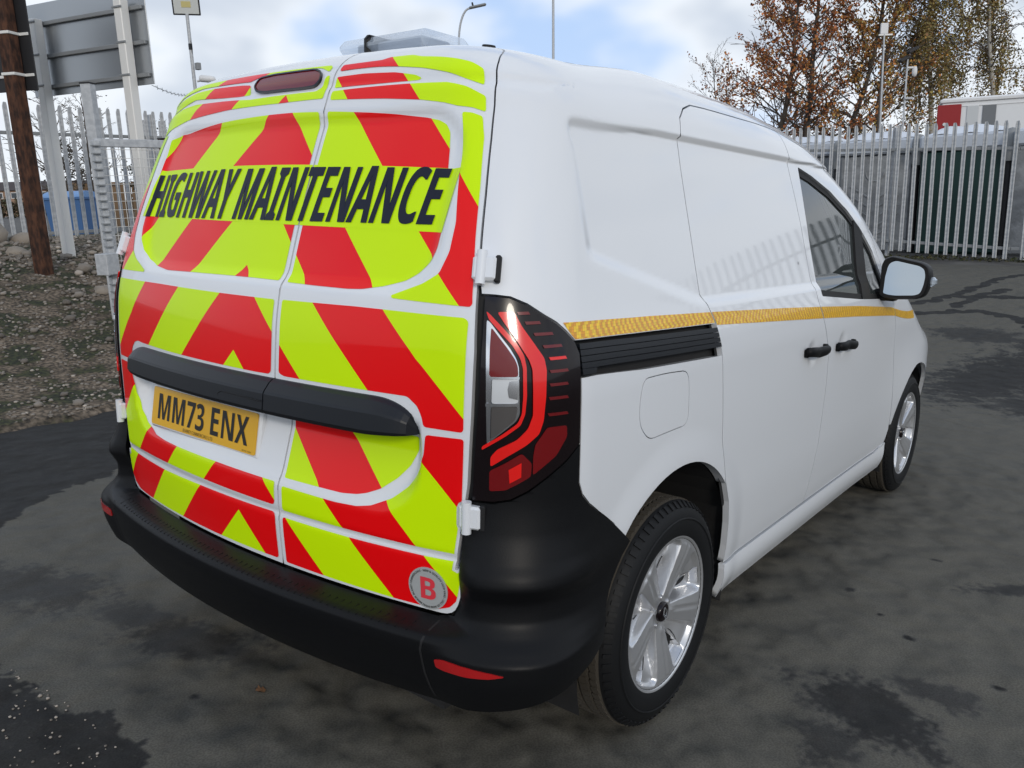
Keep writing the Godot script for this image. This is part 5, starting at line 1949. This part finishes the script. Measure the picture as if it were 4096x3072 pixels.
# ---------------------------------------------------------------- right and back
func build_right():
	palisade("galvanised palisade fence across the far side of the yard, in front of the grey containers", Vector3(9.5, .16, -13.3), Vector3(-.1, .16, -14.8), 2.2, -1.0, "palisade fences", 2.75, 1.2)
	palisade("continuation of the yard fence running behind the front of the van", Vector3(-.1, .16, -14.8), Vector3(-11.9, .75, -16.7), 2.2, -1.0, "palisade fences", 2.75, 2.05)
	var gp := mat(.30, .315, .33, .6)
	gp.normal_enabled = true
	gp.normal_texture = noise_tex(71, .05, 256, 3, null, true, 1.0)
	gp.uv1_triplanar = true
	gp.albedo_texture = noise_tex(72, .012, 256, 5, ramp2(Color(.88, .88, .88), Color(1, 1, 1), .3, .7))
	var dg := mat(.006, .035, .032, .6)
	var lid := mat(.48, .52, .58, .55)
	var info := [[-8.1, gp, "grey moulded container at the left end of the row, behind the van bonnet line"], [-6.55, gp, "grey moulded container behind the fence, second from the van's windscreen pillar"], [-5.0, gp, "grey moulded container just right of the van's roof edge"], [-3.45, gp, "grey moulded container with tread pattern directly left of the dark green one"], [-1.90, dg, "dark green fronted container under a pale lid, behind the right fence"], [-.35, gp, "grey moulded container right of the dark green one at the picture edge"], [1.2, gp, "grey container out of view to the right"], [2.75, gp, "grey container further out of view to the right"]]
	for i in 7:
		var x0: float = info[i][0]
		var z0 := -16.05 + .16 * (x0 + .75) - (0.0 if x0 > -4 else .1)
		var c := thing("storage_container", info[i][2], "container", Vector3(x0 + .70, gy(x0 + .7, z0), z0), "moulded containers behind the fence")
		var h := 1.90
		var mb := MB.new()
		mb.box(Vector3(0, h * .5, -.6), Vector3(1.38, h, 1.2), Basis.IDENTITY, .05)
		part(c, "body", mb, info[i][1])
		if i != 4:
			for k in 5:
				for e in [-1.0, 1.0]:
					mb = MB.new()
					mb.box(Vector3(e * .26, .45 + k * .18, .004), Vector3(.46, .035, .02), Basis(Vector3.BACK, e * .55), .006)
					part(c, "tread_bar", mb, info[i][1])
			mb = MB.new()
			var rp := []
			for k in 17: rp.append(Vector3(cos(PI + PI * k / 16) * .17, 1.55 + sin(PI + PI * k / 16) * .17, .004))
			mb.pipe(rp, .014, 6)
			part(c, "moulded_ring", mb, info[i][1])
		mb = MB.new()
		mb.box(Vector3(0, h + .13, -.58), Vector3(1.42, .28, 1.34), Basis.IDENTITY, .04)
		part(c, "lid_rim", mb, lid)
		mb = MB.new()
		var pr := []
		for k in 13:
			var u := -1.0 + k / 6.0
			var r := []
			for e in 7:
				var w := e / 6.0
				r.append(Vector3(u * .69, h + .27 + .17 * (1.0 - u * u * u * u) * sin(PI * clampf(w, .0, 1.0)) + .015 * sin(u * 9.0), .06 - w * 1.25))
			if pr.size():
				for e in 6: mb.face([pr[e], r[e], r[e + 1], pr[e + 1]], Vector3.UP)
			pr = r
		regrade(mb)
		part(c, "lid", mb, mat(.66, .70, .76, .5) if i == 0 else ((get_node("storage_container/lid") as MeshInstance3D).mesh.surface_get_material(0)))
		if i > 0:
			var t := thing("vent_tube", ["", "rounded dark tube between the two leftmost containers", "rounded grey tube left of the container by the van's roof edge", "rounded grey tube between the two grey containers by the van roof", "rounded grey tube between the tread pattern container and the dark green one", "rounded grey tube right of the dark green container", "rounded tube between the rightmost containers"][i], "tube", Vector3(x0 - .08, gy(x0, z0), z0 - .2), "tubes between the containers")
			mb = MB.new()
			mb.tube(Vector3(0, 0, 0), Vector3(0, 1.75, 0), .05, .05, 10)
			part(t, "pipe", mb, G.black)
			mb = MB.new()
			mb.lathe([Vector2(.10, 1.65), Vector2(.115, 1.75), Vector2(.12, 2.0), Vector2(.11, 2.12), Vector2(.07, 2.20), Vector2(0, 2.22)], Vector3.ZERO, Vector3.UP, 16)
			part(t, "cowl", mb, G.galv_dull)
	# kerb strip of weeds along the fence
	var rng := RandomNumberGenerator.new()
	rng.seed = 31
	var leaves := []
	for i in 2600:
		var x := rng.randf_range(-6.5, 6.0)
		var z := -14.8 + .16 * (x + .1) + rng.randf_range(-.25, .22)
		leaves.append([Vector3(x, gy(x, z) + .01 + .07 * rng.randf() * rng.randf(), z), rng.randf_range(.02, .06)])
	leaf_mass(self, "weeds", leaves, [Color(.05, .06, .018), Color(.08, .07, .03), Color(.035, .04, .015)], rng, "strip of moss and weeds along the foot of the right fence")
	# white trailer body with red end
	var tr := thing("trailer", "white box trailer with a red end panel seen over the right fence", "trailer", Vector3(-.5, gy(-.5, -28), -28.2))
	var tb := Basis(Vector3.UP, .22)
	var tw := tb.inverse()
	var c0 := Vector3(-3.85, 0, -26.45) - tr.position
	var mb := MB.new()
	mb.box(Vector3(c0.x, 2.3, c0.z) + tb * Vector3(5.2, 0, -1.2), Vector3(10.0, 2.8, 2.4), tb, .03)
	part(tr, "box_body", mb, mat(.74, .75, .76, .45))
	mb = MB.new()
	mb.box(Vector3(c0.x, 3.62, c0.z) + tb * Vector3(5.2, 0, -1.2), Vector3(10.1, .10, 2.5), tb, .02)
	mb.box(Vector3(c0.x, 3.46, c0.z) + tb * Vector3(5.2, 0, .008), Vector3(10.0, .02, .02), tb)
	part(tr, "roof_rail", mb, G.white)
	mb = MB.new()
	mb.box(Vector3(c0.x, 3.02, c0.z) + tb * Vector3(.40, 0, .01), Vector3(.62, 1.0, .05), tb, .02)
	var rp2 := part(tr, "red_panel", mb, mat(.30, .010, .012, .5))
	mb = MB.new()
	mb.lathe([Vector2(.045, .0), Vector2(.045, .02), Vector2(0, .025)], Vector3(c0.x, 2.98, c0.z) + tb * Vector3(.30, 0, .035), tb.z, 14)
	part(rp2, "round_marker", mb, G.white)
	for k in [[1.0, .30, mat(.55, .57, .58, .5)], [1.42, .34, mat(.16, .17, .18, .5)]]:
		mb = MB.new()
		mb.box(Vector3(c0.x, 3.0, c0.z) + tb * Vector3(k[0], 0, .012), Vector3(k[1], .9, .03), tb, .008)
		part(tr, "side_panel", mb, k[2])
	mb = MB.new()
	for k in [1.5, 7.0, 8.2]:
		var c := Vector3(c0.x, .5, c0.z) + tb * Vector3(k, 0, -.3)
		mb.tube(c - tb.z * .15, c + tb.z * .15, .5, .5, 20)
	mb.box(Vector3(c0.x, .8, c0.z) + tb * Vector3(5.2, 0, -1.2), Vector3(9.6, .25, 1.2), tb)
	part(tr, "running_gear", mb, G.black)
	# trees
	var rustc := [Color(.50, .17, .05), Color(.38, .13, .045), Color(.52, .25, .07), Color(.24, .10, .05)]
	var gold := [Color(.54, .28, .06), Color(.45, .18, .05), Color(.36, .28, .08), Color(.26, .13, .05)]
	var bir := [Color(.27, .23, .08), Color(.34, .26, .09), Color(.20, .17, .065), Color(.32, .19, .08)]
	tree("autumn_tree", "rust leaved tree leaning left, nearest the van roof", Vector3(-10.9, .12, -31.8), 10.2, 21, .15, rustc, 5600, 1.05, .12, "autumn trees behind the containers", null, .105, .16)
	tree("autumn_tree", "tall rust leaved tree, second from the van roof", Vector3(-9.65, .12, -32.6), 12.0, 22, .16, rustc, 7000, .80, .12, "autumn trees behind the containers", null, .105, .16)
	tree("autumn_tree", "golden brown tree in the middle of the autumn group", Vector3(-8.7, .12, -33.4), 12.0, 23, .14, gold, 7500, .80, .15, "autumn trees behind the containers", null, .105, .10)
	tree("autumn_tree", "slender rust tree behind the plain tee topped pole", Vector3(-7.6, .12, -34.2), 11.5, 24, .13, gold, 5500, .75, .2, "autumn trees behind the containers", null, .105, .10)
	tree("birch_tree", "weeping birch with hanging brown green curtains of leaves", Vector3(-5.75, .12, -35.8), 11.5, 25, .14, bir, 24000, .60, .85, "birches behind the trailer", G.birch, .085, .40)
	tree("birch_tree", "second weeping birch further right, partly bare", Vector3(-4.3, .12, -37.6), 11.8, 26, .14, bir, 15000, .52, .85, "birches behind the trailer", G.birch, .085, .45)
	tree("bare_tree", "thin half bare tree at the right edge above the trailer", Vector3(-2.2, .12, -40.5), 8.2, 27, .11, [Color(.20, .12, .06), Color(.16, .10, .06)], 2200, 1.0, .2, "autumn trees behind the containers", null, .085, .2)
	tree("bare_tree", "leafless young tree between the van roof and the rust trees", Vector3(-13.0, .12, -32.5), 6.6, 28, .07, [Color(.22, .10, .05)], 500, 1.0, .1, "autumn trees behind the containers", null, .085, .2)
	# poles
	var t := thing("tee_pole", "thin pole with a cross arm among the rust trees", "pole", Vector3(-5.45, .12, -27.2))
	mb = MB.new()
	mb.tube(Vector3.ZERO, Vector3(-.33, 5.95, -.85), .034, .026, 8)
	part(t, "shaft", mb, G.galv)
	mb = MB.new()
	mb.box(Vector3(-.30, 5.92, -.88), Vector3(.42, .05, .05), Basis(Vector3.UP, .6), .005)
	part(t, "cross_arm", mb, G.galv_bright)
	t = thing("flood_pole", "thin pole with two black floodlights and a white dome camera", "light pole", Vector3(-4.37, .12, -25.2))
	mb = MB.new()
	mb.tube(Vector3.ZERO, Vector3(-.22, 4.9, -.95), .032, .024, 8)
	part(t, "pole", mb, G.galv)
	for e in [[-.09, -.08, .5], [.12, .14, -.1]]:
		mb = MB.new()
		mb.box(Vector3(-.22 + e[0], 4.95 + e[1], -.93), Vector3(.30, .09, .22), Basis(Vector3.UP, .6) * Basis(Vector3.BACK, .45), .02)
		part(t, "floodlight", mb, G.black)
	mb = MB.new()
	mb.box(Vector3(-.10, 4.62, -.95), Vector3(.26, .05, .05), Basis(Vector3.UP, .6))
	part(t, "bracket", mb, G.white)
	mb = MB.new()
	mb.lathe([Vector2(.05, .10), Vector2(.07, .02), Vector2(.07, -.08), Vector2(.055, -.15), Vector2(0, -.19)], Vector3(-.02, 4.54, -.99), Vector3.UP, 14)
	part(t, "dome_camera", mb, G.white)
	mb = MB.new()
	mb.box(Vector3(-.08, 3.75, -.76), Vector3(.24, .06, .10), Basis(Vector3.UP, .6), .01)
	part(t, "lower_bracket", mb, G.galv)
	t = thing("distant_floodlight", "small white floodlight box on a post high among the rust trees", "light pole", Vector3(-6.2, .12, -29.6))
	mb = MB.new()
	mb.tube(Vector3(0, 0, 0), Vector3(0, 6.2, 0), .035, .03, 8)
	part(t, "pole", mb, G.bark)
	mb = MB.new()
	mb.box(Vector3(0, 6.36, .0), Vector3(.24, .34, .08), Basis(Vector3.UP, .6), .01)
	part(t, "lamp_box", mb, G.white)
	# street lamp and plain mast over the van roof
	t = thing("street_lamp", "grey street lamp with a curved arm rising behind the van roof", "street lamp", Vector3(-25.2, .3, -29.6))
	mb = MB.new()
	var tops := Vector3(-.95, 8.35, -1.5)
	mb.tube(Vector3.ZERO, tops, .085, .065, 10)
	part(t, "column", mb, G.galv)
	mb = MB.new()
	var arm := []
	for k in 13:
		var g := PI * .5 * k / 12
		arm.append(tops + Vector3(.60 * (1.0 - cos(g)) * .77, 1.70 * sin(g), -.60 * (1.0 - cos(g)) * .64))
	mb.pipe(arm, .05, 8)
	part(t, "arm", mb, G.galv)
	var ld := Vector3(.77, .18, -.64).normalized()
	var lx := ld.cross(Vector3.UP).normalized()
	mb = MB.new()
	mb.box(arm[12] + ld * .38 + Vector3(0, .02, 0), Vector3(.22, .12, .85), Basis(lx, lx.cross(-ld), -ld), .05)
	part(t, "lantern", mb, G.galv_dull)
	mb = MB.new()
	mb.tube(arm[12] + ld * .15 + Vector3(0, .08, 0), arm[12] + ld * .12 + Vector3(0, .24, 0), .05, .04, 8)
	part(t, "photocell", mb, G.black)
	t = thing("mast", "tall plain grey mast rising behind the van roof and leaving the picture", "pole", Vector3(-15.7, .2, -23.9))
	mb = MB.new()
	mb.tube(Vector3.ZERO, Vector3(-1.10, 10.5, -1.9), .055, .045, 10)
	part(t, "shaft", mb, G.galv)
func make_sky() -> PanoramaSkyMaterial:
	var W := 1024
	var H := 512
	var big := noise(101, 1.0, 5)
	var small := noise(102, 1.0, 5)
	var im := Image.create(W, H, false, Image.FORMAT_RGBF)
	for j in H:
		var el := PI * (0.5 - (j + .5) / H)
		var ce := cos(el)
		var se := sin(el)
		for i in W:
			var az := TAU * (i + .5) / W
			var d := Vector3(sin(az) * ce, se, -cos(az) * ce)
			var t := clampf(se, 0.0, 1.0)
			var blue := Color(.62, .77, 1.0).lerp(Color(.30, .47, .82), pow(t, .6))
			var c := blue
			if se > -0.05:
				var q := d / (absf(se) + .32)
				var n := big.get_noise_3d(q.x * 1.25 + 3.1, q.y * .6, q.z * 1.25 + 1.7) * .9 + small.get_noise_3d(q.x * 4.2, q.y * 2.0, q.z * 4.2) * .28
				var cover := sm(-.46, .02, n)
				var thick := sm(.0, .55, n + .5 * small.get_noise_3d(q.x * 2.1 + 9.0, q.y, q.z * 2.1))
				var cloud := Color(.90, .925, .97).lerp(Color(.58, .635, .73), thick * .85)
				c = blue.lerp(cloud, cover)
				c = c.lerp(Color(.92, .94, .97), sm(.16, .0, se) * .7)
				var dim := lerpf(1.04, .80, sm(.25, .85, se))  # sky overhead, out of view, dimmed to keep the van's upper panels darker
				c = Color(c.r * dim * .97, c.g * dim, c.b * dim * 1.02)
			else: c = Color(.30, .30, .30)
			im.set_pixel(i, j, c)
	var m := PanoramaSkyMaterial.new()
	m.panorama = ImageTexture.create_from_image(im)
	return m

func _ready():
	# camera, sky, sun, exposure
	var cam := Camera3D.new()
	cam.name = "camera"
	add_child(cam)
	cam.transform = Transform3D(VAN_TILT, Vector3.ZERO) * Transform3D(Basis.from_euler(LOOK, EULER_ORDER_YXZ), EYE)
	cam.fov = 49.95
	cam.near = 0.05
	cam.far = 900.0
	cam.current = true
	var env := Environment.new()
	env.background_mode = Environment.BG_SKY
	var sky := Sky.new()
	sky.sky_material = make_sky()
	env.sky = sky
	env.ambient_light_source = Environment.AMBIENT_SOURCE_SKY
	env.background_energy_multiplier = 1.0
	env.tonemap_mode = Environment.TONE_MAPPER_LINEAR
	env.tonemap_exposure = 1.0
	env.sdfgi_enabled = true
	env.ssao_enabled = true
	env.ssil_enabled = true
	var we := WorldEnvironment.new()
	we.name = "environment"
	we.environment = env
	add_child(we)
	var sun := DirectionalLight3D.new()
	sun.name = "sun"
	add_child(sun)
	sun.look_at_from_position(Vector3(.72, .38, .58), Vector3.ZERO)
	sun.light_color = Color(1.0, .96, .90)
	sun.light_energy = 0.36
	sun.light_angular_distance = 10.0
	sun.shadow_enabled = true
	env_materials()
	van_materials()
	build_ground()
	build_left()
	build_right()
	build_van()
